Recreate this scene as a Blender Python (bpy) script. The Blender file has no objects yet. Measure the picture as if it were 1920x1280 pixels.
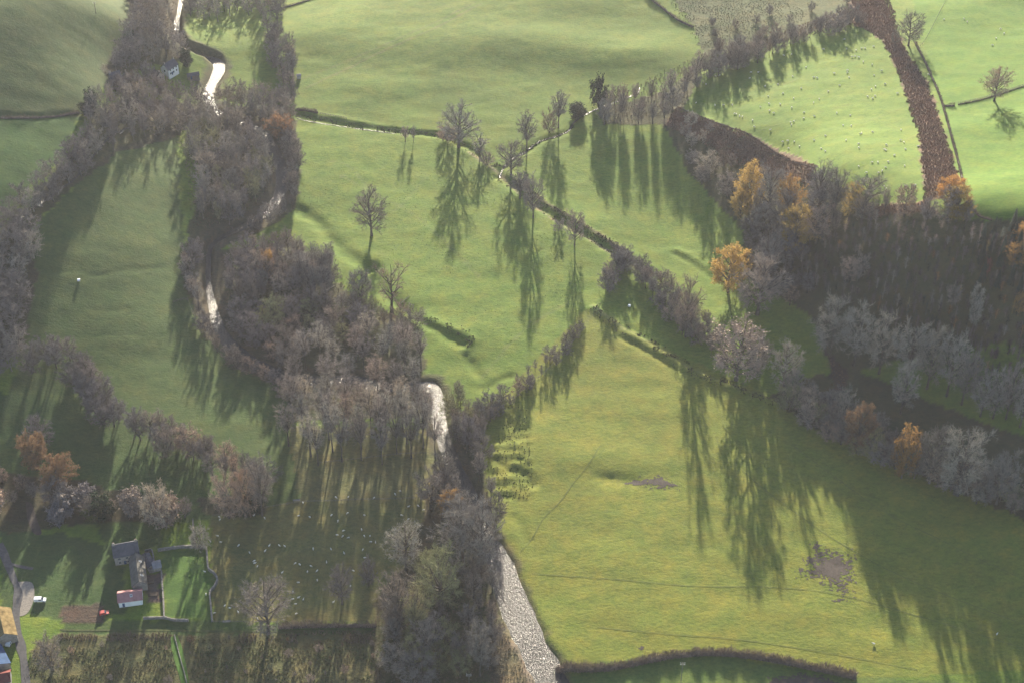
import bpy, math, random
import numpy as np
from mathutils import Vector, Matrix

random.seed(7)
RNG = np.random.default_rng(11)
S = bpy.context.scene
COL = S.collection
R = math.radians

# ------------------------------------------------------------------ camera, sky, sun, exposure
CAM_H = 500.0
PITCH = R(38.0)
FPX = 3011.0                       # focal length in pixels of the 1920 px wide photograph
SUN_EL, SUN_AZ = R(14.5), R(1.5)   # azimuth measured from +Y towards +X

cd = bpy.data.cameras.new('camera')
cd.sensor_fit = 'HORIZONTAL'
cd.angle = 2 * math.atan(960 / FPX)
cd.clip_start = 1.0
cd.clip_end = 12000
cam = bpy.data.objects.new('camera', cd)
COL.objects.link(cam)
cam.location = (0, 0, CAM_H)
cam.rotation_euler = (math.pi / 2 - PITCH, 0, 0)
S.camera = cam

wd = bpy.data.worlds.new('World')
S.world = wd
wd.use_nodes = True
nt = wd.node_tree
sky = nt.nodes.new('ShaderNodeTexSky')
sky.sky_type = 'NISHITA'
sky.sun_disc = False
sky.sun_elevation = SUN_EL
sky.sun_rotation = SUN_AZ
sky.altitude = 300
sky.air_density = 0.8
sky.dust_density = 0.8
bg = nt.nodes['Background']
nt.links.new(sky.outputs[0], bg.inputs[0])
bg.inputs[1].default_value = 0.07

sl = bpy.data.lights.new('sun', 'SUN')
sl.energy = 5.0
sl.angle = R(0.6)
sl.color = (1.0, 0.89, 0.70)
sun = bpy.data.objects.new('sun', sl)
COL.objects.link(sun)
d = Vector((math.sin(SUN_AZ) * math.cos(SUN_EL), math.cos(SUN_AZ) * math.cos(SUN_EL), math.sin(SUN_EL)))
sun.rotation_euler = d.to_track_quat('Z', 'Y').to_euler()
sun.location = (0, 1500, 600)

S.render.engine = 'CYCLES'
S.view_settings.view_transform = 'Standard'
S.view_settings.look = 'None'
S.view_settings.exposure = 2.1
S.view_settings.gamma = 1.0
S.view_settings.use_curve_mapping = False
S.cycles.max_bounces = 4
S.cycles.diffuse_bounces = 2
S.cycles.glossy_bounces = 2
S.cycles.transmission_bounces = 2
S.cycles.transparent_max_bounces = 4
S.cycles.volume_bounces = 0
HAZE = 0.000035

# ------------------------------------------------------------------ pixels of the photograph -> places on the land
cP, sP = math.cos(PITCH), math.sin(PITCH)


def ray(px, py):
    u = (np.asarray(px, float) - 960) / FPX
    v = (640 - np.asarray(py, float)) / FPX
    return u, cP + v * sP, -sP + v * cP


def plane(px, py, z):
    dx, dy, dz = ray(px, py)
    t = (z - CAM_H) / dz
    return dx * t, dy * t


CTRL = [
    # valley floor
    (960, 640, 0), (960, 900, -1), (1000, 1270, -2), (1300, 1000, -1), (1700, 1270, -2), (1900, 1150, -1), (1250, 800, 0),
    (800, 450, 1.5), (900, 350, 2), (700, 300, 3), (1100, 430, 3), (600, 250, 4), (570, 500, 1), (640, 640, 0), (1200, 640, 0.5),
    (700, 520, 1), (1000, 520, 1.5), (1500, 900, -.5), (1150, 1150, -1.5), (1400, 1200, -1.5), (1100, 300, 4), (1000, 250, 4.5),
    # river
    (340, 20, 8), (400, 130, 7), (470, 80, 9), (470, 180, 6.5), (520, 320, 4), (395, 450, 3), (400, 560, 2), (470, 690, 1), (700, 720, 0),
    (820, 760, -.5), (900, 980, -1), (960, 1120, -2), (1030, 1260, -2),
    # hillside on the left
    (0, 0, 76), (120, 0, 67), (230, 40, 45), (0, 120, 63), (150, 150, 48), (230, 120, 33), (310, 140, 15), (0, 215, 52), (150, 210, 42),
    (300, 200, 16), (0, 300, 46), (100, 320, 38), (300, 260, 21), (200, 350, 28), (330, 350, 17), (100, 450, 27), (250, 450, 18.5),
    (345, 450, 10), (60, 550, 21), (200, 600, 11), (340, 600, 6), (40, 680, 12), (150, 720, 4.5), (300, 750, 2.5), (450, 800, 1.2),
    (100, 850, 1), (250, 900, 0), (450, 900, 0), (50, 950, 0), (150, 1050, 0), (300, 1050, 0), (450, 1050, -.5), (620, 950, 0),
    (100, 1250, -.5), (400, 1250, -1), (700, 1150, -1), (0, 800, 3), (0, 1150, 0),
    # upper middle pasture
    (700, 100, 8), (900, 150, 6.5), (1100, 200, 5.5), (1000, 60, 10), (1200, 80, 10), (1250, 160, 9), (600, 30, 9), (850, 20, 12),
    (1150, 0, 14), (1300, 10, 17), (700, 190, 5),
    # upper right plateau
    (1275, 205, 11), (1400, 240, 24), (1520, 310, 40), (1330, 300, 7), (1450, 352, 19), (1380, 420, 3.5), (1290, 150, 12), (1400, 130, 18),
    (1560, 60, 26), (1450, 230, 25), (1600, 200, 34), (1600, 330, 46), (1700, 380, 53), (1720, 250, 43), (1640, 90, 30), (1450, 30, 20),
    (1750, 60, 33), (1900, 60, 36), (1800, 200, 43), (1900, 200, 47), (1820, 330, 55), (1850, 400, 64), (1920, 390, 69), (1650, 10, 27),
    (1750, 425, 58), (1650, 425, 48), (1550, 420, 33), (1500, 520, 9), (1600, 520, 22), (1750, 520, 38), (1900, 520, 52), (1550, 620, 3),
    (1700, 620, 13), (1850, 620, 25), (1600, 720, 1), (1750, 720, 4), (1900, 720, 10), (1700, 830, 0), (1900, 920, 0.5), (1920, 820, 3),
    (1450, 620, 1.5), (1400, 520, 3), (1350, 600, 1), (1450, 700, .5), (1920, 1260, -1.5),
]
_c = np.array(CTRL, float)
_cx, _cy = plane(_c[:, 0], _c[:, 1], _c[:, 2])
_SC = 100.0
_n = len(_c)


def _tps(r2):
    return 0.5 * r2 * np.log(np.maximum(r2, 1e-12))


_A = np.zeros((_n + 3, _n + 3))
_A[:_n, :_n] = _tps(((_cx[:, None] - _cx) ** 2 + (_cy[:, None] - _cy) ** 2) / _SC ** 2) + np.eye(_n) * 0.06
_A[:_n, _n] = 1; _A[:_n, _n + 1] = _cx / _SC; _A[:_n, _n + 2] = _cy / _SC
_A[_n:, :_n] = _A[:_n, _n:].T
_W = np.linalg.solve(_A, np.concatenate([_c[:, 2], np.zeros(3)]))

X0, X1, Y0, Y1 = -400.0, 400.0, 385.0, 1090.0
STEP = 1.6


def base_h(x, y):
    x = np.clip(x, X0 + 15, X1 - 15); y = np.clip(y, Y0 + 10, Y1 - 20)
    out = _W[_n] + _W[_n + 1] * x / _SC + _W[_n + 2] * y / _SC
    for i in range(_n):
        out = out + _W[i] * _tps(((x - _cx[i]) ** 2 + (y - _cy[i]) ** 2) / _SC ** 2)
    return out


gx = np.arange(X0, X1 + .1, STEP)
gy = np.arange(Y0, Y1 + .1, STEP)
GX, GY = np.meshgrid(gx, gy)
HG = base_h(GX, GY)

# soft folds of the pastures (px, py, height, half width x, half width y)
BUMPS = [(1010, 92, 3.4, 62, 26), (1180, 120, 3.2, 42, 22), (760, 90, 1.6, 45, 26), (600, 70, 2.0, 25, 28), (720, 165, 1.0, 40, 14),
         (1075, 20, 2.0, 40, 25), (1140, 845, 1.0, 22, 10), (1000, 820, .8, 30, 20), (880, 615, 1.0, 30, 16), (1330, 250, 0, 10, 10),
         (770, 600, 1.2, 22, 9), (1880, 360, 2.2, 60, 18), (1800, 95, 1.6, 30, 25), (1890, 60, 2.0, 30, 20)]
for (px, py, a, sx, sy) in BUMPS:
    bx_, by_ = plane(px, py, 5)
    HG = HG + a * np.exp(-((GX - bx_) / sx) ** 2 - ((GY - by_) / sy) ** 2)


def vnoise(x, y, seed=0):
    """smooth value noise"""
    xi = np.floor(x).astype(np.int64); yi = np.floor(y).astype(np.int64)
    fx = x - xi; fy = y - yi
    fx = fx * fx * (3 - 2 * fx); fy = fy * fy * (3 - 2 * fy)

    def hsh(a, b):
        n = (a * 374761393 + b * 668265263 + seed * 1442695041) & 0xFFFFFFFF
        n = ((n ^ (n >> 13)) * 1274126177) & 0xFFFFFFFF
        return ((n ^ (n >> 16)) & 0xFFFF) / 65535.0
    return (hsh(xi, yi) * (1 - fx) + hsh(xi + 1, yi) * fx) * (1 - fy) + (hsh(xi, yi + 1) * (1 - fx) + hsh(xi + 1, yi + 1) * fx) * fy


HG = HG + 0.9 * (vnoise(GX / 46, GY / 34, 3) - .5) + 0.35 * (vnoise(GX / 14, GY / 9, 5) - .5) + 0.16 * (vnoise(GX / 5, GY / 4, 9) - .5)
HBASE = HG.copy()


def lookup(G, x, y):
    fx = np.clip((np.asarray(x, float) - X0) / STEP, 0, len(gx) - 1.001)
    fy = np.clip((np.asarray(y, float) - Y0) / STEP, 0, len(gy) - 1.001)
    i = fx.astype(int); j = fy.astype(int)
    a = fx - i; b = fy - j
    return (G[j, i] * (1 - a) + G[j, i + 1] * a) * (1 - b) + (G[j + 1, i] * (1 - a) + G[j + 1, i + 1] * a) * b


def P(px, py, G=None):
    """place on the land seen at a pixel of the photograph"""
    G = HBASE if G is None else G
    z = 0.0
    for _ in range(40):
        x, y = plane(px, py, z)
        z = 0.5 * z + 0.5 * lookup(G, x, y)
    return np.array([float(x), float(y), float(lookup(HG, x, y))])


def Ps(pts):
    return np.array([P(a, b) for a, b in pts])


def smooth_line(pts, step=2.0):
    """Catmull-Rom through world points, evenly resampled"""
    p = np.asarray(pts, float)
    if len(p) == 2:
        q = p
    else:
        e = np.vstack([2 * p[0] - p[1], p, 2 * p[-1] - p[-2]])
        q = []
        for i in range(1, len(e) - 2):
            for t in np.linspace(0, 1, 9)[:-1]:
                q.append(.5 * (2 * e[i] + (e[i + 1] - e[i - 1]) * t + (2 * e[i - 1] - 5 * e[i] + 4 * e[i + 1] - e[i + 2]) * t * t
                               + (3 * e[i] - e[i - 1] - 3 * e[i + 1] + e[i + 2]) * t ** 3))
        q.append(p[-1])
        q = np.array(q)
    dd = np.concatenate([[0], np.cumsum(np.hypot(*(q[1:, :2] - q[:-1, :2]).T))])
    n = max(2, int(dd[-1] / step) + 1)
    s = np.linspace(0, dd[-1], n)
    return np.stack([np.interp(s, dd, q[:, k]) for k in range(q.shape[1])], 1)


def dist_line(line, maxd):
    """distance from the land grid to a polyline"""
    D = np.full(GX.shape, 1e9)
    for k in range(len(line) - 1):
        a = line[k, :2]; b = line[k + 1, :2]
        i0 = max(0, int((min(a[0], b[0]) - maxd - X0) / STEP)); i1 = min(len(gx), int((max(a[0], b[0]) + maxd - X0) / STEP) + 2)
        j0 = max(0, int((min(a[1], b[1]) - maxd - Y0) / STEP)); j1 = min(len(gy), int((max(a[1], b[1]) + maxd - Y0) / STEP) + 2)
        if i0 >= i1 or j0 >= j1:
            continue
        x = GX[j0:j1, i0:i1]; y = GY[j0:j1, i0:i1]
        v = b - a; L = max(1e-6, v @ v)
        t = np.clip(((x - a[0]) * v[0] + (y - a[1]) * v[1]) / L, 0, 1)
        dd = np.hypot(x - a[0] - t * v[0], y - a[1] - t * v[1])
        D[j0:j1, i0:i1] = np.minimum(D[j0:j1, i0:i1], dd)
    return D


# --- river and brooks: (pixel path, width)
RIVER_PX = [(352, -40), (338, 0), (326, 35), (334, 68), (366, 90), (392, 100), (409, 118), (407, 140), (394, 162), (391, 185), (404, 205),
            (440, 225), (485, 245), (512, 280), (527, 320), (523, 362), (497, 398), (455, 424), (415, 440), (393, 458), (389, 500), (393, 550),
            (405, 600), (424, 636), (470, 676), (535, 702), (610, 712), (650, 708), (690, 716), (740, 724), (785, 722), (808, 722), (820, 745),
            (824, 790), (836, 832), (856, 880), (880, 925), (893, 965), (908, 1005), (935, 1048), (952, 1100), (972, 1150), (1000, 1210),
            (1028, 1262), (1060, 1330)]
RIVER_W = {0: 2.5, 3: 2.5, 4: 5.5, 8: 6.5, 11: 4, 15: 5.5, 18: 5, 19: 3, 23: 2.4, 24: 3, 26: 6, 30: 5.5, 34: 5, 38: 6.5, 40: 11, 44: 11.5}
river_line = smooth_line(Ps(RIVER_PX), 2.0)
_k = np.linspace(0, len(RIVER_PX) - 1, len(river_line))
river_w = np.interp(_k, sorted(RIVER_W), [RIVER_W[k] for k in sorted(RIVER_W)])
river_w = river_w * (1 + .22 * (vnoise(_k * 3.1, _k * 0, 4) - .5))
zz = lookup(HBASE, river_line[:, 0], river_line[:, 1])
zz = np.minimum.accumulate(np.convolve(np.pad(zz, 15, 'edge'), np.ones(31) / 31, 'valid'))
river_line[:, 2] = zz - 0.9
D = dist_line(river_line, 16)
t = np.clip((D - 4.6) / 5.0, 0, 1)
t = t * t * (3 - 2 * t)
zr = HG.copy()
# nearest river level for the channel bed
near = D < 12
idx = np.argwhere(near)
bed = np.zeros(len(idx))
for q0 in range(0, len(idx), 4000):
    ii = idx[q0:q0 + 4000]
    xx = gx[ii[:, 1]]; yy = gy[ii[:, 0]]
    kk = np.argmin((xx[:, None] - river_line[:, 0]) ** 2 + (yy[:, None] - river_line[:, 1]) ** 2, 1)
    bed[q0:q0 + 4000] = river_line[kk, 2] - 1.0
    wk = river_w[kk]
    dd = D[ii[:, 0], ii[:, 1]]
    tt = np.clip((dd - wk * .5 + 1.0) / 3.5, 0, 1); tt = tt * tt * (3 - 2 * tt)
    HG[ii[:, 0], ii[:, 1]] = bed[q0:q0 + 4000] * (1 - tt) + HG[ii[:, 0], ii[:, 1]] * tt
river_D = D

CARVE = [  # pixel path, half width m, height (+bank / -ditch)
    ([(556, 212), (600, 224), (650, 233), (740, 245), (818, 252), (860, 268), (900, 290), (935, 316)], 2.6, -1.5),
    ([(1080, 226), (1066, 244), (1045, 254), (1018, 262), (1000, 272), (985, 284), (960, 298), (946, 312), (936, 330)], 2.0, -1.0),
    ([(936, 330), (965, 352), (1010, 385), (1060, 418), (1110, 446), (1150, 470), (1190, 495), (1218, 518)], 2.8, -1.5),
    ([(925, 305), (968, 338), (1020, 380), (1068, 410), (1120, 440), (1160, 463), (1215, 500)], 2.0, .9),
    ([(550, 388), (590, 412), (620, 446), (655, 480), (690, 498)], 4.0, -1.6),
    ([(690, 500), (715, 540), (740, 565), (790, 600), (835, 625), (868, 645)], 4.0, -1.7),
    ([(790, 592), (835, 612), (884, 634), (872, 656)], 2.6, 1.0),
    ([(872, 664), (890, 690), (908, 715)], 2.2, -.8),
    ([(905, 728), (935, 712), (960, 705)], 2.2, -.8),
    ([(1112, 578), (1140, 600), (1170, 622), (1230, 655), (1300, 698), (1370, 726), (1450, 756)], 2.3, 1.2),
    ([(1172, 612), (1230, 645), (1300, 688), (1370, 716)], 1.5, -.7),
    ([(1160, 630), (1220, 662), (1290, 703)], 1.5, -.8),
    ([(1270, 468), (1310, 492), (1350, 520), (1380, 545)], 2.2, .9),
    ([(1262, 474), (1310, 502), (1350, 530)], 1.8, -.7),
    ([(60, 505), (110, 511), (150, 508), (175, 516), (240, 506), (300, 502), (340, 490)], 1.3, -.4),
    ([(165, 580), (200, 585), (235, 578)], 1.3, -.25),
    ([(175, 632), (230, 626), (300, 632)], 1.3, -.25),
    ([(960, 880), (985, 890), (1003, 905)], 3, -1.0),
    ([(1120, 893), (1160, 897), (1190, 900)], 4, -.9),
    ([(962, 968), (975, 990), (990, 1015)], 2.0, -.6),
    ([(560, 205), (640, 222), (740, 240), (820, 246)], 1.6, .5),
    ([(0, 219), (70, 221), (150, 214)], 2.2, -1.0),
    ([(1268, 206), (1330, 232), (1400, 262), (1470, 298), (1530, 326)], 2.6, 1.2),
]
for (pp, hw, a) in CARVE:
    ln = smooth_line(Ps(pp), 2.0)
    dd = np.minimum(dist_line(ln, hw * 3 + 3), 99)
    dd = np.abs(dd + 1.6 * (vnoise(GX / 3.2, GY / 3.2, 71) - .5) + 2.2 * (vnoise(GX / 9, GY / 9, 72) - .5))
    HG = HG + .8 * a * np.exp(-(dd / hw) ** 2) * (0.8 + .4 * vnoise(GX / 7, GY / 7, 21)) * (river_D > 5)

# ------------------------------------------------------------------ land cover
def px_of(x, y, z):
    dx, dy, dz = x, y, z - CAM_H
    depth = dy * cP - dz * sP
    return 960 + FPX * dx / depth, 640 - FPX * (dy * sP + dz * cP) / depth


GPX, GPY = px_of(GX, GY, HBASE)
jit = 5.0
GPXn = GPX + jit * (vnoise(GX / 4.5, GY / 4.5, 31) - .5) * 2
GPYn = GPY + jit * (vnoise(GX / 4.5, GY / 4.5, 32) - .5) * 1.4


def inside(poly, px=None, py=None):
    px = GPXn if px is None else px; py = GPYn if py is None else py
    r = np.zeros(np.shape(px), bool)
    n = len(poly)
    for i in range(n):
        x1, y1 = poly[i]; x2, y2 = poly[(i + 1) % n]
        if y1 == y2:
            continue
        c = ((y1 > py) != (y2 > py)) & (px < (x2 - x1) * (py - y1) / (y2 - y1) + x1)
        r ^= c
    return r


GRASS = (.104, .154, .025)
COVER = np.empty(GX.shape + (4,)); COVER[...] = GRASS + (0.35,)   # alpha channel = how tussocky / littered


def paint(poly, c, rough=.35, mix=1.0):
    m = inside(poly)
    COVER[m, :3] = COVER[m, :3] * (1 - mix) + np.array(c) * mix
    COVER[m, 3] = rough


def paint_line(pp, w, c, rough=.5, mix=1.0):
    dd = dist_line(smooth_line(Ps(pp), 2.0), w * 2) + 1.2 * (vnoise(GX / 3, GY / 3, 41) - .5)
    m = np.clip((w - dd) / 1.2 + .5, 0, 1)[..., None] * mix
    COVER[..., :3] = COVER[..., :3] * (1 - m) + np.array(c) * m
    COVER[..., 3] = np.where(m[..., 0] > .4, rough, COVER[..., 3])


LITTER = (.052, .043, .030)
BRACKEN = (.125, .085, .058)
# left hillside pastures: duller grass, darkened further to stand in for slope shade
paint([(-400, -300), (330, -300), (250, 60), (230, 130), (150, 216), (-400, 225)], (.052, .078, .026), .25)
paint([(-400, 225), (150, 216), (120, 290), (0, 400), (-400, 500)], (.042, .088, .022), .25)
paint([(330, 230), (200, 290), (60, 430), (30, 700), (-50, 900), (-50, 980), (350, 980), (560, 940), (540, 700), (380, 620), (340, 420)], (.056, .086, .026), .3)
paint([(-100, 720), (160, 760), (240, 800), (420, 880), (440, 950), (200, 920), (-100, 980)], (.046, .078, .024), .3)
# upper middle pasture, old tracks
paint([(540, -300), (1250, -300), (1300, 90), (1270, 160), (1080, 205), (990, 270), (930, 300), (820, 248), (560, 205), (530, 60)], (.103, .150, .026), .2)
paint([(1220, -60), (1600, -60), (1590, 20), (1480, 60), (1320, 110), (1300, 50)], (.080, .090, .040), .8)
# plateau
paint([(1280, 200), (1310, 120), (1480, 70), (1620, 45), (1680, 110), (1720, 240), (1735, 380), (1640, 385), (1530, 315)], (.100, .155, .025), .1)
paint([(1700, -60), (2100, -60), (2100, 420), (1840, 415), (1790, 290), (1740, 130)], (.082, .150, .018), .12)
# lower right meadow
paint([(1100, 580), (1180, 620), (1450, 745), (1700, 860), (2100, 1040), (2100, 1240), (1600, 1275), (1050, 1250), (960, 1060), (890, 850), (920, 760)],
      (.138, .157, .028), .35)
paint([(1030, 1252), (1300, 1222), (1620, 1268), (2100, 1300), (2100, 1500), (1000, 1500)], (.085, .125, .030), .3)
# lower left
paint([(395, 960), (560, 940), (850, 930), (780, 1080), (700, 1165), (400, 1165)], (.118, .115, .042), .4)
paint([(540, 800), (840, 805), (852, 935), (560, 945)], (.130, .125, .052), .6)
paint([(918, 1080), (950, 1120), (968, 1190), (1010, 1300), (925, 1310), (910, 1200)], (.13, .112, .065), .9)
paint([(305, 1030), (386, 1026), (392, 1070), (408, 1090), (396, 1110), (398, 1163), (308, 1158)], (.062, .115, .026), .12)
paint([(180, 975), (300, 975), (300, 1030), (200, 1032)], (.05, .085, .025), .2)
paint([(110, 1185), (700, 1185), (720, 1330), (40, 1330), (60, 1215)], (.085, .085, .038), .9)
paint([(120, 1160), (530, 1166), (700, 1170), (700, 1186), (120, 1186)], (.055, .085, .026), .3)
paint([(0, 1000), (120, 1000), (230, 1030), (230, 1150), (110, 1160), (60, 1150), (0, 1150)], (.045, .075, .025), .2)
paint([(112, 1132), (192, 1132), (196, 1166), (112, 1166)], (.075, .055, .042), .6)
paint([(272, 1073), (303, 1073), (304, 1126), (272, 1128)], (.090, .068, .060), .6)
# woodland floors
for poly in (
    [(240, -60), (345, -60), (335, 70), (372, 92), (330, 118), (280, 125), (205, 150), (190, 130), (245, 60)],
    [(20, 420), (85, 345), (150, 270), (175, 205), (240, 185), (370, 195), (400, 215), (330, 258), (225, 285), (120, 365), (60, 425), (70, 520), (40, 650), (-20, 700), (-20, 440)],
    [(345, 262), (385, 215), (440, 200), (535, 195), (560, 240), (562, 350), (545, 400), (480, 440), (420, 460), (420, 640), (380, 640), (345, 520), (355, 420), (385, 330)],
    [(410, 470), (560, 450), (615, 520), (680, 560), (780, 610), (800, 690), (770, 730), (560, 720), (470, 700), (415, 610)],
    [(535, 720), (800, 715), (825, 780), (550, 790)],
    [(840, 830), (905, 790), (900, 860), (940, 1030), (960, 1120), (950, 1280), (700, 1290), (700, 1130), (770, 1050), (800, 930)],
    [(1120, 200), (1180, 190), (1250, 172), (1295, 128), (1320, 108), (1290, 190), (1260, 235), (1130, 235)],
    [(1290, 130), (1440, 70), (1590, 15), (1620, 40), (1480, 72), (1350, 125)],
    [(1240, 225), (1300, 215), (1420, 300), (1540, 330), (1640, 385), (1740, 400), (1840, 415), (2000, 400), (2000, 720), (1890, 640), (1560, 700), (1520, 590), (1400, 520), (1390, 430), (1290, 320)],
    [(1440, 740), (1540, 700), (1600, 720), (1700, 810), (1950, 900), (1950, 985), (1700, 880), (1520, 800)],
    [(370, 930), (500, 930), (500, 965), (380, 965)],
    [(-50, 880), (140, 900), (320, 940), (330, 985), (180, 975), (40, 1000), (-50, 1000)],
):
    paint(poly, LITTER, .8, .85)
paint([(1560, 720), (1600, 690), (1760, 760), (1950, 830), (1950, 900), (1700, 815), (1590, 745)], (.058, .062, .032), .7)
paint([(1545, 650), (1590, 700), (1590, 760), (1570, 740)], (.055, .038, .032), .8)
rb = np.clip((9.0 - river_D + 3.5 * (vnoise(GX / 4, GY / 4, 95) - .5)) / 2.5, 0, 1)[..., None] * .8
COVER[..., :3] = COVER[..., :3] * (1 - rb) + np.array((.075, .062, .042)) * rb
COVER[..., 3] = np.maximum(COVER[..., 3], rb[..., 0])
# hummocky terrace left of the big meadow
tm_ = inside([(935, 765), (985, 765), (1003, 905), (985, 940), (925, 935), (900, 880), (925, 830)])
HG[tm_] += (1.1 * (vnoise(GX / 4.2, GY / 3.0, 97) - .5) + .6 * (vnoise(GX / 2.2, GY / 2.0, 98) - .5))[tm_]
COVER[tm_, :3] *= .92
# bracken
paint([(1590, 0), (1660, 0), (1690, 80), (1740, 160), (1790, 310), (1800, 350), (1735, 380), (1722, 250), (1690, 150), (1655, 75), (1600, 45)], BRACKEN, 1.0)
paint([(1268, 206), (1330, 228), (1420, 262), (1530, 312), (1520, 345), (1440, 330), (1330, 270), (1250, 235)], BRACKEN, 1.0)
paint([(1600, 385), (1740, 378), (1760, 400), (1640, 405)], BRACKEN, 1.0)
# banks and bare earth
TAN = (.20, .165, .115)
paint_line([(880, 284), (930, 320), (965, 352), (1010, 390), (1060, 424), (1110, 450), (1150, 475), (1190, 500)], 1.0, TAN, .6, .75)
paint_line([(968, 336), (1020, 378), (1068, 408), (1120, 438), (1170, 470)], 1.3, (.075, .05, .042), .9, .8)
paint_line([(1110, 575), (1170, 618)], 1.0, (.15, .16, .07), .5, .7)
paint_line([(1172, 618), (1235, 652), (1300, 694), (1370, 722), (1450, 752)], 1.2, (.15, .165, .05), .4, .7)
paint_line([(575, 165), (700, 105), (800, 60), (900, 8)], 1.0, (.135, .130, .06), .3, .5)
paint_line([(560, 150), (690, 98), (800, 50), (890, 5)], .8, (.135, .130, .06), .3, .4)
paint_line([(960, 1180), (985, 1220), (1005, 1270)], 4.0, (.15, .125, .10), .9, .8)
paint_line([(930, 1090), (945, 1140), (960, 1190)], 3.0, (.11, .105, .05), .9, .6)
paint_line([(640, 330), (700, 365), (740, 395), (800, 330)], 1.0, (.13, .16, .05), .4, .4)
for q in ([(1296, 262), (1500, 190), (1700, 130)], [(1340, 290), (1560, 205), (1715, 155)], [(1420, 310), (1600, 235), (1720, 190)],
          [(1530, 345), (1640, 285), (1730, 250)], [(1300, 225), (1450, 165), (1640, 100)], [(1600, 375), (1735, 290)]):
    paint_line(q, .5, (.095, .130, .034), .2, .6)
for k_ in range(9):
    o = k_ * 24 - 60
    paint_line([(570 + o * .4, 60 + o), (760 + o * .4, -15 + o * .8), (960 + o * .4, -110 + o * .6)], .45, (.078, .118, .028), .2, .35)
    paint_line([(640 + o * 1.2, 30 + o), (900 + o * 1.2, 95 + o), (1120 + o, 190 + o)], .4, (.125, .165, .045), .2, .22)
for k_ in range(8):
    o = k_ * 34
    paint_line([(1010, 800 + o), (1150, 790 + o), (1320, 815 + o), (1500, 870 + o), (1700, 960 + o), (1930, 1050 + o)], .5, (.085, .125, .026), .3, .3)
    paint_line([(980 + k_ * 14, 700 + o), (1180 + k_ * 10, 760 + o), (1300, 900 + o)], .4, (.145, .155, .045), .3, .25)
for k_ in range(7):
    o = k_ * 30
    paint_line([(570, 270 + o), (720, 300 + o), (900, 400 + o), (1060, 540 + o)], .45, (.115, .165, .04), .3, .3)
for pp_ in ([(905, 705), (960, 640), (1010, 600), (1080, 560)], [(640, 330), (700, 362), (765, 395), (820, 440), (900, 520)], [(1115, 585), (1070, 640), (1020, 700)], [(600, 300), (650, 310), (690, 350)]):
    paint_line(pp_, .8, (.135, .15, .06), .3, .4)
COVER[..., :3] *= (0.91 + .18 * vnoise(GX / 22, GY / 16, 51))[..., None]
COVER[..., :3] *= (0.93 + .14 * vnoise(GX / 3, GY / 2.4, 52))[..., None]

# ------------------------------------------------------------------ materials
MATS = {}


def base_mat(name):
    m = bpy.data.materials.new(name)
    m.use_nodes = True
    n = m.node_tree
    b = n.nodes['Principled BSDF']
    b.inputs['Roughness'].default_value = .9
    b.inputs['Specular IOR Level'].default_value = .15
    MATS[name] = m
    return m, n, b


def noise(n, scale, detail=3, coord='Object', rough=.55, stretch=None):
    tc = n.nodes.new('ShaderNodeTexCoord')
    t_ = n.nodes.new('ShaderNodeTexNoise')
    t_.inputs['Scale'].default_value = scale
    t_.inputs['Detail'].default_value = detail
    t_.inputs['Roughness'].default_value = rough
    if stretch:
        mp = n.nodes.new('ShaderNodeMapping')
        mp.inputs['Scale'].default_value = stretch
        n.links.new(tc.outputs[coord], mp.inputs[0]); n.links.new(mp.outputs[0], t_.inputs['Vector'])
    else:
        n.links.new(tc.outputs[coord], t_.inputs['Vector'])
    return t_.outputs['Fac']


def ramp(n, fac, stops):
    r = n.nodes.new('ShaderNodeValToRGB')
    while len(r.color_ramp.elements) < len(stops):
        r.color_ramp.elements.new(.5)
    for e, (p_, c) in zip(r.color_ramp.elements, stops):
        e.position = p_; e.color = tuple(c) + (1,)
    n.links.new(fac, r.inputs[0])
    return r.outputs[0]


def math_(n, op, a, b=None):
    m = n.nodes.new('ShaderNodeMath'); m.operation = op
    for i, v in enumerate((a, b)):
        if v is None:
            continue
        if isinstance(v, (int, float)):
            m.inputs[i].default_value = v
        else:
            n.links.new(v, m.inputs[i])
    return m.outputs[0]


def mul_col(n, a, b, fac=1.0):
    m = n.nodes.new('ShaderNodeMix'); m.data_type = 'RGBA'; m.blend_type = 'MULTIPLY'
    m.inputs[0].default_value = fac
    n.links.new(a, m.inputs[6]); n.links.new(b, m.inputs[7])
    return m.outputs[2]


def bump(n, b, h, strength, dist):
    bp = n.nodes.new('ShaderNodeBump')
    bp.inputs['Strength'].default_value = strength
    bp.inputs['Distance'].default_value = dist
    n.links.new(h, bp.inputs['Height'])
    n.links.new(bp.outputs[0], b.inputs['Normal'])
    return bp


def plain(name, c, var=.25, scale=1.5, rough=.9, bmp=.0, spec=.15):
    m, n, b = base_mat(name)
    lo = [v * (1 - var) for v in c]; hi = [min(1, v * (1 + var)) for v in c]
    f = noise(n, scale, 4)
    n.links.new(ramp(n, f, [(.3, lo), (.7, hi)]), b.inputs['Base Color'])
    b.inputs['Roughness'].default_value = rough
    b.inputs['Specular IOR Level'].default_value = spec
    if bmp:
        bump(n, b, f, .6, bmp)
    return m


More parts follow.
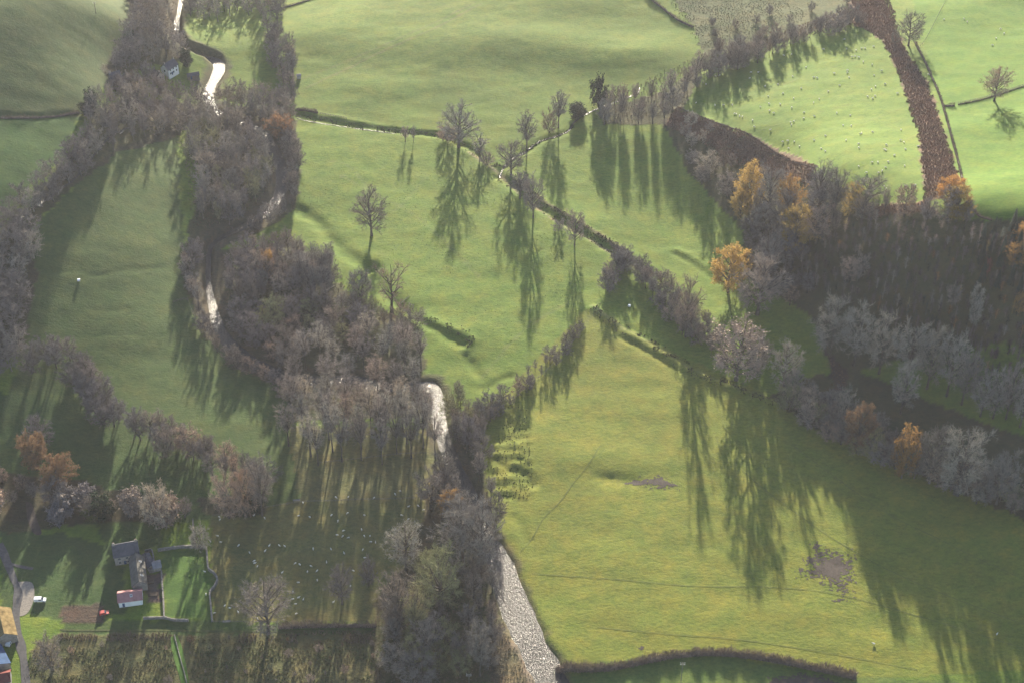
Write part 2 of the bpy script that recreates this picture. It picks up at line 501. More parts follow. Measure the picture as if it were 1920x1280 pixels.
def vary(name, c, hue=.12, val=.35, translucent=0.0, rough=.85):
    """colour that changes a little from plant to plant"""
    m, n, b = base_mat(name)
    oi = n.nodes.new('ShaderNodeObjectInfo')
    lo = [v * (1 - val) for v in c]
    hi = [c[0] * (1 + val), c[1] * (1 + val - hue), c[2] * (1 + val - 1.5 * hue)]
    md = [c[0] * (1 - hue * .6), c[1], c[2] * (1 + hue)]
    col = ramp(n, oi.outputs['Random'], [(0, lo), (.5, md), (1, hi)])
    f = noise(n, .55, 3)
    col = mul_col(n, col, ramp(n, f, [(.3, (.72, .72, .74)), (.72, (1.2, 1.16, 1.1))]))
    n.links.new(col, b.inputs['Base Color'])
    b.inputs['Roughness'].default_value = rough
    if translucent:
        tr = n.nodes.new('ShaderNodeBsdfTranslucent')
        n.links.new(col, tr.inputs[0])
        mx = n.nodes.new('ShaderNodeMixShader'); mx.inputs[0].default_value = translucent
        n.links.new(b.outputs[0], mx.inputs[1]); n.links.new(tr.outputs[0], mx.inputs[2])
        n.links.new(mx.outputs[0], n.nodes['Material Output'].inputs[0])
    return m


# ground: colour from the land cover, relief from grass tufts and tussocks
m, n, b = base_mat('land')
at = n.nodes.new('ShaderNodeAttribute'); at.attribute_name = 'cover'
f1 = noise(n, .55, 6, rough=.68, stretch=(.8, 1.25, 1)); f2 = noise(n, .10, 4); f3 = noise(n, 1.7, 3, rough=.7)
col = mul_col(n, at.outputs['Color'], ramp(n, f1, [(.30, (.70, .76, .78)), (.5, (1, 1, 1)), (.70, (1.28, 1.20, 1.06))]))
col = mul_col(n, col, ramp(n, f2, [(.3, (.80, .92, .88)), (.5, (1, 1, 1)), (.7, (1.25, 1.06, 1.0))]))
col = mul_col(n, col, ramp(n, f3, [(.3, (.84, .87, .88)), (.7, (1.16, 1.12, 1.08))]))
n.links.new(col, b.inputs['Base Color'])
b.inputs['Specular IOR Level'].default_value = .08
hh = math_(n, 'ADD', f1, math_(n, 'MULTIPLY', f3, .5))
hh = math_(n, 'MULTIPLY', hh, math_(n, 'ADD', math_(n, 'MULTIPLY', at.outputs['Alpha'], 1.5), .35))
bump(n, b, hh, .6, .45)

# water: brown shallows with wind and riffle ripples that catch the low sun
def water_mat(name, c, rough, s1, dist, fleck=0.0):
    m, n, b = base_mat(name)
    f1 = noise(n, s1, 4, rough=.65, stretch=(1.4, .8, 1)); f2 = noise(n, s1 * 3.5, 3)
    n.links.new(ramp(n, f1, [(.3, [v * .7 for v in c]), (.75, [v * 1.4 for v in c])]), b.inputs['Base Color'])
    b.inputs['Roughness'].default_value = rough
    b.inputs['Specular IOR Level'].default_value = .32
    b.inputs['IOR'].default_value = 1.333
    bump(n, b, math_(n, 'ADD', f1, math_(n, 'MULTIPLY', f2, .4)), 1.0, dist)
    return m


water_mat('river_water', (.04, .038, .036), .20, .75, .55)
water_mat('brook_water', (.05, .048, .045), .22, .6, 1.0)
water_mat('flood_water', (.062, .050, .043), .85, .5, .02).node_tree.nodes['Principled BSDF'].inputs['Specular IOR Level'].default_value = .2

plain('bark', (.105, .088, .074), .35, .8)
plain('ivy_bark', (.045, .045, .032), .4, .8)
vary('twig_grey', (0.26, 0.228, 0.19), .10, .28)
vary('twig_pale', (0.37, 0.33, 0.255), .08, .22)
vary('twig_brown', (0.25, 0.2, 0.155), .14, .28)
vary('twig_purple', (0.19, 0.166, 0.155), .10, .25)
vary('twig_olive', (0.25, 0.25, 0.12), .10, .25)
vary('twig_pink', (0.31, 0.245, 0.19), .12, .25)
vary('twig_rust', (.20, .105, .05), .12, .25)
vary('leaf_orange', (.36, .21, .07), .12, .25, .35)
vary('leaf_yellow', (.35, .25, .08), .10, .2, .35)
vary('leaf_russet', (.235, .14, .072), .12, .22, .3)
vary('leaf_red', (.24, .08, .065), .12, .2, .35)
vary('leaf_dark', (.030, .046, .022), .12, .3, .15)
vary('leaf_lime', (.110, .140, .035), .10, .25, .3)
vary('needle', (.032, .052, .036), .10, .3, .1)
vary('sapling', (.085, .068, .066), .16, .4)
plain('bracken', (.215, .14, .10), .4, .25)
plain('rush', (.085, .080, .045), .4, .7)
plain('straw', (.20, .165, .10), .3, .6)
plain('hedge_twig', (.20, .152, .118), .35, .35)
plain('scrub', (.15, .125, .065), .5, .18)
plain('scrub_green', (.085, .125, .035), .5, .25)
plain('lawn', (.060, .125, .020), .2, .6)
plain('wood_grey', (.17, .155, .135), .25, 2)
plain('wood_pale', (.42, .39, .34), .2, 2)
plain('stone_wall', (.20, .185, .165), .3, 1.2, bmp=.05)
plain('white_render', (.74, .73, .70), .06, .4)
plain('stone_render', (.30, .27, .23), .25, .9)
plain('slate', (.085, .085, .098), .25, .7, .85, spec=.12)
plain('slate_moss', (.10, .095, .085), .35, .5, .8)
plain('pink_tin', (.33, .165, .16), .15, .5, .85, spec=.08)
plain('lichen_tin', (.17, .125, .06), .5, .5, .95, spec=.05)
plain('blue_tin', (.05, .085, .16), .2, .5, .9, spec=.05)
plain('red_tin', (.15, .05, .045), .2, .5, .9, spec=.05)
plain('grey_tin', (.22, .215, .22), .25, .5, .6)
plain('asphalt', (.075, .073, .076), .25, .8)
plain('gravel', (.22, .195, .165), .25, 1.5)
plain('earth', (.10, .075, .055), .35, .5, bmp=.1)
plain('faint_track', (.098, .118, .030), .3, .5)
plain('trodden', (.060, .075, .026), .3, .5)
plain('sheep_wool', (.70, .66, .57), .1, 4)
plain('white_paint', (.78, .78, .77), .03, 1, .35, spec=.5)
plain('red_paint', (.42, .05, .04), .1, 1, .45, spec=.4)
plain('rubber', (.02, .02, .02), .1, 3)
plain('glass', (.03, .035, .045), .1, 1, .15, spec=.6)
plain('steel', (.33, .34, .36), .1, 1, .4, spec=.5)

# ------------------------------------------------------------------ builders
def tag(o, label=None, cat=None, group=None, kind=None):
    if label: o['label'] = label
    if cat: o['category'] = cat
    if group: o['group'] = group
    if kind: o['kind'] = kind
    return o


def mesh(name, V, F, mat=None, smooth=False):
    me = bpy.data.meshes.new(name)
    me.from_pydata([tuple(v) for v in V], [], F)
    if mat:
        me.materials.append(MATS[mat])
    if smooth:
        me.polygons.foreach_set('use_smooth', [True] * len(me.polygons))
    me.update()
    return me


def link(name, data, parent=None, loc=None, rotz=None, scale=None, mat=None):
    o = bpy.data.objects.new(name, data)
    COL.objects.link(o)
    if parent is not None: o.parent = parent
    if loc is not None: o.location = loc
    if rotz is not None: o.rotation_euler = (0, 0, rotz)
    if scale is not None: o.scale = scale
    if mat is not None and data is not None:
        o.material_slots[0].link = 'OBJECT'
        o.material_slots[0].material = MATS[mat]
    return o


class MB:
    def __init__(s):
        s.V = []; s.F = []

    def add(s, V, F):
        k = len(s.V)
        s.V += [tuple(v) for v in V]
        s.F += [tuple(i + k for i in f) for f in F]

    def box(s, x0, x1, y0, y1, z0, z1):
        s.add([(x0, y0, z0), (x1, y0, z0), (x1, y1, z0), (x0, y1, z0), (x0, y0, z1), (x1, y0, z1), (x1, y1, z1), (x0, y1, z1)],
              [(0, 3, 2, 1), (4, 5, 6, 7), (0, 1, 5, 4), (1, 2, 6, 5), (2, 3, 7, 6), (3, 0, 4, 7)])

    def tube(s, pts, rad, sides=5, cap=True):
        pts = [np.asarray(p, float) for p in pts]
        k0 = len(s.V)
        ref = np.array([.31, .87, .38])
        for i, p in enumerate(pts):
            t_ = pts[min(i + 1, len(pts) - 1)] - pts[max(i - 1, 0)]
            t_ = t_ / (np.linalg.norm(t_) + 1e-9)
            a = np.cross(t_, ref); a /= (np.linalg.norm(a) + 1e-9)
            c = np.cross(t_, a)
            for q in range(sides):
                w = 2 * math.pi * q / sides
                s.V.append(tuple(p + rad[i] * (math.cos(w) * a + math.sin(w) * c)))
        for i in range(len(pts) - 1):
            for q in range(sides):
                q2 = (q + 1) % sides
                s.F.append((k0 + i * sides + q, k0 + i * sides + q2, k0 + (i + 1) * sides + q2, k0 + (i + 1) * sides + q))
        if cap:
            s.F.append(tuple(k0 + (len(pts) - 1) * sides + q for q in range(sides)))

    def mesh(s, name, mat, smooth=False):
        return mesh(name, s.V, s.F, mat, smooth)

    def part(s, name, mat, parent=None, **kw):
        return link(name, s.mesh(name, mat), parent, **kw)


# ------------------------------------------------------------------ the land
far = [40, 90, 180, 340, 600, 1000, 1500, 2100]
ex = np.concatenate([X0 - np.array(far[::-1]), gx, X1 + np.array(far)])
ey = np.concatenate([Y0 - np.array(far[::-1]), gy, Y1 + np.array(far)])
EX, EY = np.meshgrid(ex, ey)
EZ = np.pad(HG, 8, 'edge')
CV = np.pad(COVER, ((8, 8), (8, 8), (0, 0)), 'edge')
for k in (0, 1, 2):
    for sl_ in ((slice(0, 7), slice(None)), (slice(-7, None), slice(None)), (slice(None), slice(0, 7)), (slice(None), slice(-7, None))):
        CV[sl_ + (k,)] = GRASS[k] * .85
ny, nx = EX.shape
me = bpy.data.meshes.new('ground')
me.vertices.add(nx * ny)
me.vertices.foreach_set('co', np.stack([EX, EY, EZ], -1).astype(np.float32).ravel())
ii = (np.arange(ny - 1)[:, None] * nx + np.arange(nx - 1)).ravel()
quads = np.stack([ii, ii + 1, ii + nx + 1, ii + nx], 1).astype(np.int32)
me.loops.add(len(quads) * 4)
me.loops.foreach_set('vertex_index', quads.ravel())
me.polygons.add(len(quads))
me.polygons.foreach_set('loop_start', np.arange(0, len(quads) * 4, 4, dtype=np.int32))
me.polygons.foreach_set('use_smooth', np.ones(len(quads), bool))
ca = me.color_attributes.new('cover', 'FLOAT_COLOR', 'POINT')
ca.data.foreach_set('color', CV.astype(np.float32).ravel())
me.materials.append(MATS['land'])
me.update(); me.validate()
tag(link('ground', me), 'green valley pastures and brown woodland floor', 'ground', kind='structure')


def HZ(x, y):
    return float(lookup(HG, x, y))


def ribbon(name, line, widths, mat, zoff, own_z=False, cross=1):
    """sheet laid along a line; follows the land unless the line carries its own level"""
    V = []; F = []
    n_ = len(line)
    for i in range(n_):
        tv = line[min(i + 1, n_ - 1), :2] - line[max(i - 1, 0), :2]
        tv /= (np.linalg.norm(tv) + 1e-9)
        nv = np.array([-tv[1], tv[0]])
        for c in range(cross + 1):
            o = (c / cross - .5) * widths[i]
            x, y = line[i, :2] + nv * o
            z = line[i, 2] if own_z else HZ(x, y)
            V.append((x, y, z + zoff))
    for i in range(n_ - 1):
        for c in range(cross):
            a = i * (cross + 1) + c
            F.append((a, a + 1, a + cross + 2, a + cross + 1))
    me = mesh(name, V, F, mat, True)
    return link(name, me)


tag(ribbon('river', river_line, river_w + 2.0, 'river_water', 0, True, 2), 'glittering river winding from top left past the poplars to the bottom edge', 'river', kind='structure')
for pp, w, lab in (
    ([(1200, 165), (1190, 178), (1120, 205), (1080, 226), (1066, 244), (1045, 254), (1018, 262), (1000, 272), (985, 284), (960, 298), (946, 312), (936, 330)], .95,
     'narrow bright brook running down to the culvert'),
    ([(556, 222), (575, 227), (605, 232), (660, 240), (740, 251)], .7, 'thin wet ditch below the upper pasture'),
    ([(40, 408), (72, 385), (110, 358), (140, 336), (170, 300), (205, 258), (240, 240)], 1.0, 'little stream along the foot of the left wood'),
):
    ln = smooth_line(Ps(pp), 1.5)
    tag(ribbon('brook', ln, w * (.7 + .6 * vnoise(np.arange(len(ln)) * .4, np.zeros(len(ln)), 8)), 'brook_water', .16), lab, 'brook', kind='structure')


def blob(name, poly_px, mat, zoff, kind='structure', rag=.0, speck=0):
    """flat sheet following an outline in the photograph, meshed as a fan grid over the land"""
    pts = smooth_line(Ps(poly_px + [poly_px[0]]), 1.0)[:-1]
    c = pts[:, :2].mean(0)
    V = [(c[0], c[1], HZ(*c) + zoff)]; F = []
    rings = 4; n_ = len(pts)
    for r_ in range(1, rings + 1):
        for k, p_ in enumerate(pts):
            f = r_ / rings
            if r_ == rings and rag:
                f *= 1 - rag * float(vnoise(np.array(k * .9), np.array(0.), 6))
            x, y = c + (p_[:2] - c) * f
            V.append((x, y, HZ(x, y) + zoff))
    for k in range(n_):
        F.append((0, 1 + k, 1 + (k + 1) % n_))
    for r_ in range(rings - 1):
        for k in range(n_):
            a = 1 + r_ * n_ + k; b_ = 1 + r_ * n_ + (k + 1) % n_
            F.append((a, a + n_, b_ + n_, b_))
    for _ in range(speck):
        i = random.randrange(n_); f = random.uniform(.55, 1.35)
        x, y = c + (pts[i, :2] - c) * f + np.array([random.gauss(0, 1.2), random.gauss(0, 1)])
        r0 = random.uniform(.2, .75); k0 = len(V); ph = random.uniform(0, 6)
        for q in range(7):
            a = q * 6.283 / 7; rr = r0 * (1 + .45 * math.sin(2 * a + ph) + random.uniform(-.25, .25))
            xx = x + rr * 1.5 * math.cos(a); yy = y + rr * math.sin(a)
            V.append((xx, yy, HZ(xx, yy) + zoff + .03 + .0004 * _))
        F.append(tuple(range(k0, k0 + 7)))
    return link(name, mesh(name, V, F, mat, True), None)


def wet(name, poly, mat, zoff, porous, label, scale=1.0):
    """shallow water lying in the turf: small cells wherever the hollow is low enough, ragged and broken at the rim"""
    pw = smooth_line(Ps(poly + [poly[0]]), .8)[:-1]
    c = pw[:, :2].mean(0)
    x0, y0 = pw[:, :2].min(0) - 6; x1, y1 = pw[:, :2].max(0) + 6
    q = .33
    xs_, ys_ = np.meshgrid(np.arange(x0, x1, q), np.arange(y0, y1, q))
    dmin = np.full(xs_.shape, 1e9)
    for p_ in pw:
        dmin = np.minimum(dmin, (xs_ - p_[0]) ** 2 + (ys_ - p_[1]) ** 2)
    sd = np.sqrt(dmin) * np.where(inside([tuple(p_[:2]) for p_ in pw], xs_, ys_), 1, -1)
    f = sd * .55 + porous * (vnoise(xs_ / 1.1, ys_ / .8, 91) + .7 * vnoise(xs_ / .45, ys_ / .4, 92) + .8 * vnoise(xs_ / 4, ys_ / 3, 93) - 1.35)
    V = []; F = []
    for j, i in np.argwhere(f > 0):
        x = xs_[j, i]; y = ys_[j, i]; k0 = len(V)
        for ax, ay in ((0, 0), (q, 0), (q, q), (0, q)):
            V.append((x + ax, y + ay, HZ(x + ax, y + ay) + zoff))
        F.append((k0, k0 + 1, k0 + 2, k0 + 3))
    return tag(link(name, mesh(name, V, F, mat)), label, 'puddle', kind='structure')


wet('puddle', [(1178, 903), (1200, 897), (1230, 894), (1252, 903), (1276, 910), (1258, 916), (1230, 914), (1195, 910)], 'flood_water', .07, 2.2, 'brown flood pool beside the hummock in the big meadow')
wet('puddle', [(1530, 1030), (1552, 1035), (1575, 1034), (1592, 1050), (1590, 1085), (1600, 1118), (1574, 1128), (1562, 1100), (1535, 1085), (1515, 1075)], 'flood_water', .07, 5.0, 'ragged wet hollow at the tip of the long tree shadow')
wet('puddle', [(1195, 1214), (1203, 1212), (1211, 1215), (1200, 1218)], 'flood_water', .06, 1.5, 'tiny puddle near the bottom hedge')
wet('puddle', [(1440, 1270), (1500, 1266), (1560, 1274), (1590, 1300), (1450, 1310)], 'flood_water', .06, 1.5, 'dark standing water below the bottom hedge')


def track(pp, w, mat, lab, name='path', z=.12):
    ln = smooth_line(Ps(pp), 1.6)
    ww = w * (.65 + .7 * vnoise(np.arange(len(ln)) * .23, np.zeros(len(ln)), 3))
    return tag(ribbon(name, ln, ww, mat, z), lab, name, kind='structure')


track([(1125, 835), (1105, 868), (1075, 905), (1050, 940), (1020, 970), (998, 1008), (975, 1035)], .32, 'faint_track', 'thin trodden line running down to the river corner')
track([(1390, 880), (1450, 930), (1540, 995), (1640, 1055), (1760, 1110), (1920, 1170)], .32, 'faint_track', 'upper of the long trodden lines in the shaded meadow')
track([(1480, 830), (1560, 890), (1660, 960), (1780, 1020), (1930, 1090)], .32, 'faint_track', 'trodden line nearest the wooded bank')
track([(1000, 1075), (1150, 1085), (1300, 1098), (1440, 1100), (1560, 1112), (1700, 1148), (1920, 1215)], .32, 'faint_track', 'long trodden line through the ragged wet hollow')
track([(1120, 1175), (1250, 1188), (1400, 1200), (1560, 1225), (1720, 1255)], .32, 'faint_track', 'lowest trodden line above the bottom hedge')
track([(0, 1018), (12, 1050), (24, 1080), (34, 1110), (30, 1150), (34, 1185), (45, 1240), (50, 1300)], 3.4, 'asphalt', 'dark farm lane at the left edge', 'road', .14)
track([(18, 1056), (40, 1062), (62, 1066)], 1.6, 'asphalt', 'short dark spur off the farm lane', 'road', .18)
track([(112, 1180), (200, 1181), (330, 1181), (460, 1183), (600, 1182), (700, 1183)], 1.0, 'trodden', 'straight green field lane below the walled paddock', 'road', .1)
tag(blob('pond', [(48, 940), (60, 945), (70, 975), (78, 1000), (64, 1000), (52, 975)], 'flood_water', .16), 'grey pond glimpsed between the trees by the farm', 'pond', kind='structure')
tag(blob('yard', [(34, 1090), (60, 1092), (64, 1120), (50, 1150), (30, 1148)], 'gravel', .1), 'worn gravel turning place beside the farm lane', 'yard', kind='structure')
track([(326, 1192), (334, 1225), (343, 1260), (352, 1300)], 4.0, 'lawn', 'mown green ride between the two rough plantings', 'path', .1)

# ------------------------------------------------------------------ trees
def unit(v):
    return v / (np.linalg.norm(v) + 1e-9)


def grow(seed, H=20., cb=.25, rx=6., n1=13, n2=6, n3=6, n4=6, trunk_r=.42, up=.35, twig=1.25, tw=.06, leaf=0., nleaf=0, lean=0., top=.97,
         multi=1, crook=.05, lobes=.25, gap=0.):
    rs = random.Random(seed)
    T = MB(); C = MB()
    cz = H * (cb + 1) / 2; rz = H * (1 - cb) / 2
    # an uneven crown outline: radius depends on direction
    ph = [rs.uniform(0, 6.28) for _ in range(4)]

    def lob(a, e):
        return 1 + lobes * (.6 * math.sin(2 * a + ph[0]) * math.cos(e) + .5 * math.sin(3 * a + ph[1] + 2 * e) + .4 * math.sin(5 * a + ph[2] - 3 * e))
    stems = []
    for s_ in range(multi):
        pts = []; p = np.array([0., 0., -.4]) + (np.array([rs.uniform(-.5, .5), rs.uniform(-.5, .5), 0]) * (multi > 1))
        tip = np.array([rs.uniform(-1, 1) * rx * (.15 if multi == 1 else .6) + lean, rs.uniform(-1, 1) * rx * (.15 if multi == 1 else .6), H * top * (1 if multi == 1 else rs.uniform(.75, 1))])
        k = 8
        for i in range(k + 1):
            f = i / k
            q = p + (tip - p) * f
            q[:2] += np.array([rs.gauss(0, 1), rs.gauss(0, 1)]) * crook * H * .18 * math.sin(math.pi * f)
            pts.append(q)
        rr = [trunk_r / math.sqrt(multi) * (1.35 if i == 0 else 1) * (1 - .93 * (i / k) ** .8) + .02 for i in range(k + 1)]
        T.tube(pts, rr, 6)
        stems.append(np.array(pts))
    ends2 = []
    for i in range(n1):
        a = i * 2.39996 + rs.uniform(-.5, .5)
        e = math.asin(max(-.96, min(.98, -.75 + 1.7 * ((i + .5) / n1) + rs.uniform(-.12, .12))))
        if gap and rs.random() < gap:
            continue
        k_ = lob(a, e) * rs.uniform(.66, .9)
        tgt = np.array([math.cos(a) * math.cos(e) * rx * k_ + lean * .6, math.sin(a) * math.cos(e) * rx * k_, cz + math.sin(e) * rz * k_])
        st = stems[rs.randrange(multi)]
        zf = max(cb * .75, min(.9, (tgt[2] / H) - up * (.3 + .5 * math.cos(e))))
        s0 = np.array([np.interp(zf, np.linspace(0, 1, 9), st[:, q]) for q in range(3)])
        mid = s0 + (tgt - s0) * .5 + np.array([0, 0, -1]) * (np.linalg.norm(tgt - s0) * .12 * (1 if up < .5 else .3)) + np.array([rs.gauss(0, .35), rs.gauss(0, .35), rs.gauss(0, .3)])
        ff = np.linspace(0, 1, 6)
        pts = [(1 - f) ** 2 * s0 + 2 * f * (1 - f) * mid + f * f * tgt for f in ff]
        r0 = trunk_r * .46 / math.sqrt(multi) * rs.uniform(.75, 1.1)
        T.tube(pts, [r0 * (1 - .85 * f) + .025 for f in ff], 4)
        pts = np.array(pts); L1 = np.linalg.norm(tgt - s0)
        for j in range(n2):
            f = .3 + .7 * (j + rs.random()) / n2
            b0 = np.array([np.interp(f, ff, pts[:, q]) for q in range(3)])
            tang = unit(tgt - s0)
            outw = unit(b0 - np.array([0, 0, cz - rz * .35]))
            dr = unit(tang * .55 + outw * .5 + np.array([rs.gauss(0, .55), rs.gauss(0, .55), rs.gauss(.12, .45)]))
            l2 = rx * rs.uniform(.3, .55) * (1.1 - .4 * f)
            e2 = b0 + dr * l2; m2 = b0 + dr * l2 * .5 + np.array([rs.gauss(0, .15), rs.gauss(0, .15), rs.uniform(-.1, .25)])
            T.tube([b0, m2, e2], [.085, .055, .03], 3, False)
            for h in range(n3):
                g = .25 + .75 * (h + rs.random()) / n3
                c0 = b0 + (m2 - b0) * min(1, 2 * g) + (e2 - m2) * max(0, 2 * g - 1)
                d3 = unit(dr * .6 + outw * .25 + np.array([rs.gauss(0, .7), rs.gauss(0, .7), rs.gauss(.15, .55)]))
                l3 = twig * rs.uniform(.9, 1.7)
                c1 = c0 + d3 * l3
                sd = unit(np.cross(d3, np.array([rs.gauss(0, 1), rs.gauss(0, 1), rs.gauss(0, 1)]))) * tw * .62
                C.add([c0 - sd, c0 + sd, c1 + sd * .4, c1 - sd * .4], [(0, 1, 2, 3)])
                for w_ in range(n4):
                    q0 = c0 + (c1 - c0) * rs.uniform(.15, 1)
                    d4 = unit(d3 * .55 + np.array([rs.gauss(0, .8), rs.gauss(0, .8), rs.gauss(.15, .7)]))
                    q1 = q0 + d4 * twig * rs.uniform(.6, 1.2)
                    sd = unit(np.cross(d4, np.array([rs.gauss(0, 1), rs.gauss(0, 1), rs.gauss(0, 1)]))) * tw * .5
                    C.add([q0 - sd, q0 + sd, q1], [(0, 1, 2)])
                for w_ in range(nleaf):
                    q0 = c0 + (c1 - c0) * rs.uniform(.1, 1.15) + np.array([rs.gauss(0, .35), rs.gauss(0, .35), rs.gauss(0, .3)])
                    u_ = unit(np.array([rs.gauss(0, 1), rs.gauss(0, 1), rs.gauss(0, .6)]))
                    v_ = unit(np.cross(u_, np.array([rs.gauss(0, 1), rs.gauss(0, 1), rs.gauss(0, 1)])))
                    s_ = leaf * rs.uniform(.6, 1.2)
                    C.add([q0 - u_ * s_, q0 + v_ * s_ * .55, q0 + u_ * s_, q0 - v_ * s_ * .55], [(0, 1, 2, 3)])
    return T.mesh('trunk', 'bark'), C.mesh('crown', 'twig_grey'), H, rx * 2


def conifer(seed, H=16., rx=2.6):
    rs = random.Random(seed)
    T = MB(); C = MB()
    T.tube([(0, 0, -.3), (0, 0, H * .5), (0, 0, H * .97)], [.22, .13, .03], 5)
    lv = 22
    for i in range(lv):
        z = H * (.1 + .88 * i / lv); r_ = rx * (1 - i / lv) ** .85 + .25
        for k in range(9):
            a = k * .698 + i * 1.1 + rs.uniform(-.25, .25); l = r_ * rs.uniform(.75, 1.12)
            o = np.array([math.cos(a), math.sin(a), 0]); s_ = np.array([-o[1], o[0], 0]) * (l * .2 + .12)
            p0 = np.array([0, 0, z + l * .1]); p1 = o * l * .55 + np.array([0, 0, z]); p2 = o * l + np.array([0, 0, z - l * .28])
            C.add([p0, p1 - s_, p2, p1 + s_, p1 - np.array([0, 0, l * .22])], [(0, 1, 2, 3), (0, 4, 2), (1, 4, 3)])
    return T.mesh('trunk', 'bark'), C.mesh('crown', 'needle'), H, rx * 2


def evergreen(seed, H=7., rx=3.2):
    """dense leafy holly, ivy or laurel mass on short stems"""
    return grow(seed, H, .06, rx, 14, 6, 6, 1, .2, .3, .7, .05, .30, 7, multi=3, lobes=.3)


PROTO = {
    'broad': [grow(100 + i, 20, .20 + .03 * (i % 3), 7.0, 22, 6, 7, 6, .46, .34, 1.15, .070, lobes=.16) for i in range(5)],
    'tall': [grow(200 + i, 24, .32 + .05 * (i % 3), 4.4, 22, 5, 7, 6, .34, .6, 1.1, .064, lobes=.16, crook=.03) for i in range(4)],
    'poplar': [grow(300 + i, 29, .50 + .05 * (i % 2), 4.8, 20, 6, 6, 5, .36, .55, 1.15, .052, lobes=.16, crook=.02) for i in range(4)],
    'shrub': [grow(400 + i, 8, .03, 3.6, 15, 5, 6, 5, .16, .42, .75, .07, multi=4, lobes=.2) for i in range(4)],
    'round': [grow(500 + i, 12, .10, 5.2, 20, 6, 7, 6, .26, .42, .85, .066, multi=3, lobes=.10) for i in range(4)],
    'autumn': [grow(600 + i, 19, .16, 6.8, 24, 6, 6, 2, .42, .34, 1.0, .06, .27, 9, lobes=.12) for i in range(3)],
    'sparse': [grow(650 + i, 18, .18, 6.4, 20, 6, 7, 5, .4, .34, 1.05, .07, .30, 2, lobes=.2) for i in range(2)],
    'stag': [grow(700, 20, .28, 6.4, 13, 6, 6, 5, .62, .25, 1.1, .075, gap=.2, lobes=.4, crook=.09)],
    'evergreen': [evergreen(800 + i) for i in range(3)],
    'conifer': [conifer(900 + i) for i in range(3)],
    'spindly': [grow(950 + i, 12, .3, 1.9, 11, 4, 5, 5, .16, .5, .75, .06, lobes=.25) for i in range(3)],
}
# lighter versions for the woods that read as one mass: trunk and crown in one mesh
LITE = {k_: [grow(q0 + i, *ar, **kw) for i in range(4)] for k_, q0, ar, kw in (
    ('broad', 1100, (20, .18, 7.0, 13, 5, 5, 4, .42, .34, 1.6, .15), dict(lobes=.16)),
    ('tall', 1200, (24, .32, 4.4, 14, 4, 5, 4, .34, .6, 1.5, .14), dict(lobes=.16)),
    ('round', 1500, (12, .08, 5.2, 12, 5, 5, 4, .24, .42, 1.15, .13), dict(multi=3, lobes=.12)))}


def mesh_arrays(me):
    V = np.empty(len(me.vertices) * 3, np.float32); me.vertices.foreach_get('co', V)
    me.calc_loop_triangles()
    T_ = np.empty(len(me.loop_triangles) * 3, np.int32); me.loop_triangles.foreach_get('vertices', T_)
    return V.reshape(-1, 3), T_.reshape(-1, 3)


for k_ in LITE:
    out = []
    for (tm, cm, H_, W_) in LITE[k_]:
        v1, t1 = mesh_arrays(tm); v2, t2 = mesh_arrays(cm)
        out.append((np.concatenate([v1, v2]), np.concatenate([t1, t2 + len(v1)]), H_, W_))
    LITE[k_] = out


def soup(name, V, T_, tint, mat, label, cat):
    me = bpy.data.meshes.new(name)
    me.vertices.add(len(V)); me.vertices.foreach_set('co', V.astype(np.float32).ravel())
    me.loops.add(len(T_) * 3); me.loops.foreach_set('vertex_index', T_.astype(np.int32).ravel())
    me.polygons.add(len(T_)); me.polygons.foreach_set('loop_start', np.arange(0, len(T_) * 3, 3, dtype=np.int32))
    ca = me.color_attributes.new('tint', 'FLOAT_COLOR', 'POINT')
    ca.data.foreach_set('color', np.concatenate([tint, np.ones((len(tint), 1))], 1).astype(np.float32).ravel())
    me.materials.append(MATS[mat])
    me.update(); me.validate()
    return tag(link(name, me), label, cat, kind='stuff')


m, n, b = base_mat('mass_twig')
at = n.nodes.new('ShaderNodeAttribute'); at.attribute_name = 'tint'
n.links.new(mul_col(n, at.outputs['Color'], ramp(n, noise(n, .5, 3), [(.3, (.75, .75, .77)), (.7, (1.2, 1.16, 1.1))])), b.inputs['Base Color'])
NAMES = {'broad': 'bare_tree', 'tall': 'bare_tree', 'poplar': 'poplar_tree', 'shrub': 'bare_shrub', 'round': 'rounded_tree', 'autumn': 'autumn_tree',
         'sparse': 'autumn_tree', 'stag': 'bare_tree', 'evergreen': 'evergreen_shrub', 'conifer': 'conifer_tree', 'spindly': 'bare_tree'}
CATS = {'bare_tree': 'tree', 'poplar_tree': 'tree', 'rounded_tree': 'tree', 'bare_shrub': 'shrub', 'autumn_tree': 'tree', 'evergreen_shrub': 'shrub', 'conifer_tree': 'tree'}
COUNT = {}


def tree_at(kind, x, y, h, w, mat, label, group=None, trunk_mat=None):
    tm, cm, H, W = PROTO[kind][random.randrange(len(PROTO[kind]))]
    nm = NAMES[kind]
    COUNT[nm] = COUNT.get(nm, 0) + 1
    r = link(nm, None, None, (x, y, HZ(x, y) - .05), random.uniform(0, 6.28))
    s = h / H; sw = (w / W) if w else s
    r.scale = (sw, sw, s)
    link('trunk', tm, r, mat=trunk_mat)
    link('crown', cm, r, mat=mat)
    return tag(r, label, CATS[nm], group)


def height_px(px, yb, yt):
    """height in metres of a thing whose foot and top are at these pixels"""
    p_ = P(px, yb)
    depth = p_[1] * cP - (p_[2] - CAM_H) * sP
    hpx = yb - yt
    # exact: solve for the height whose top projects to yt
    v = (640 - yt) / FPX
    # (y*sP + Z*cP)/(y*cP - Z*sP) = v  with Z = z - CAM_H
    Z = p_[1] * (v * cP - sP) / (cP + v * sP)
    return p_, Z + CAM_H - p_[2], depth / FPX


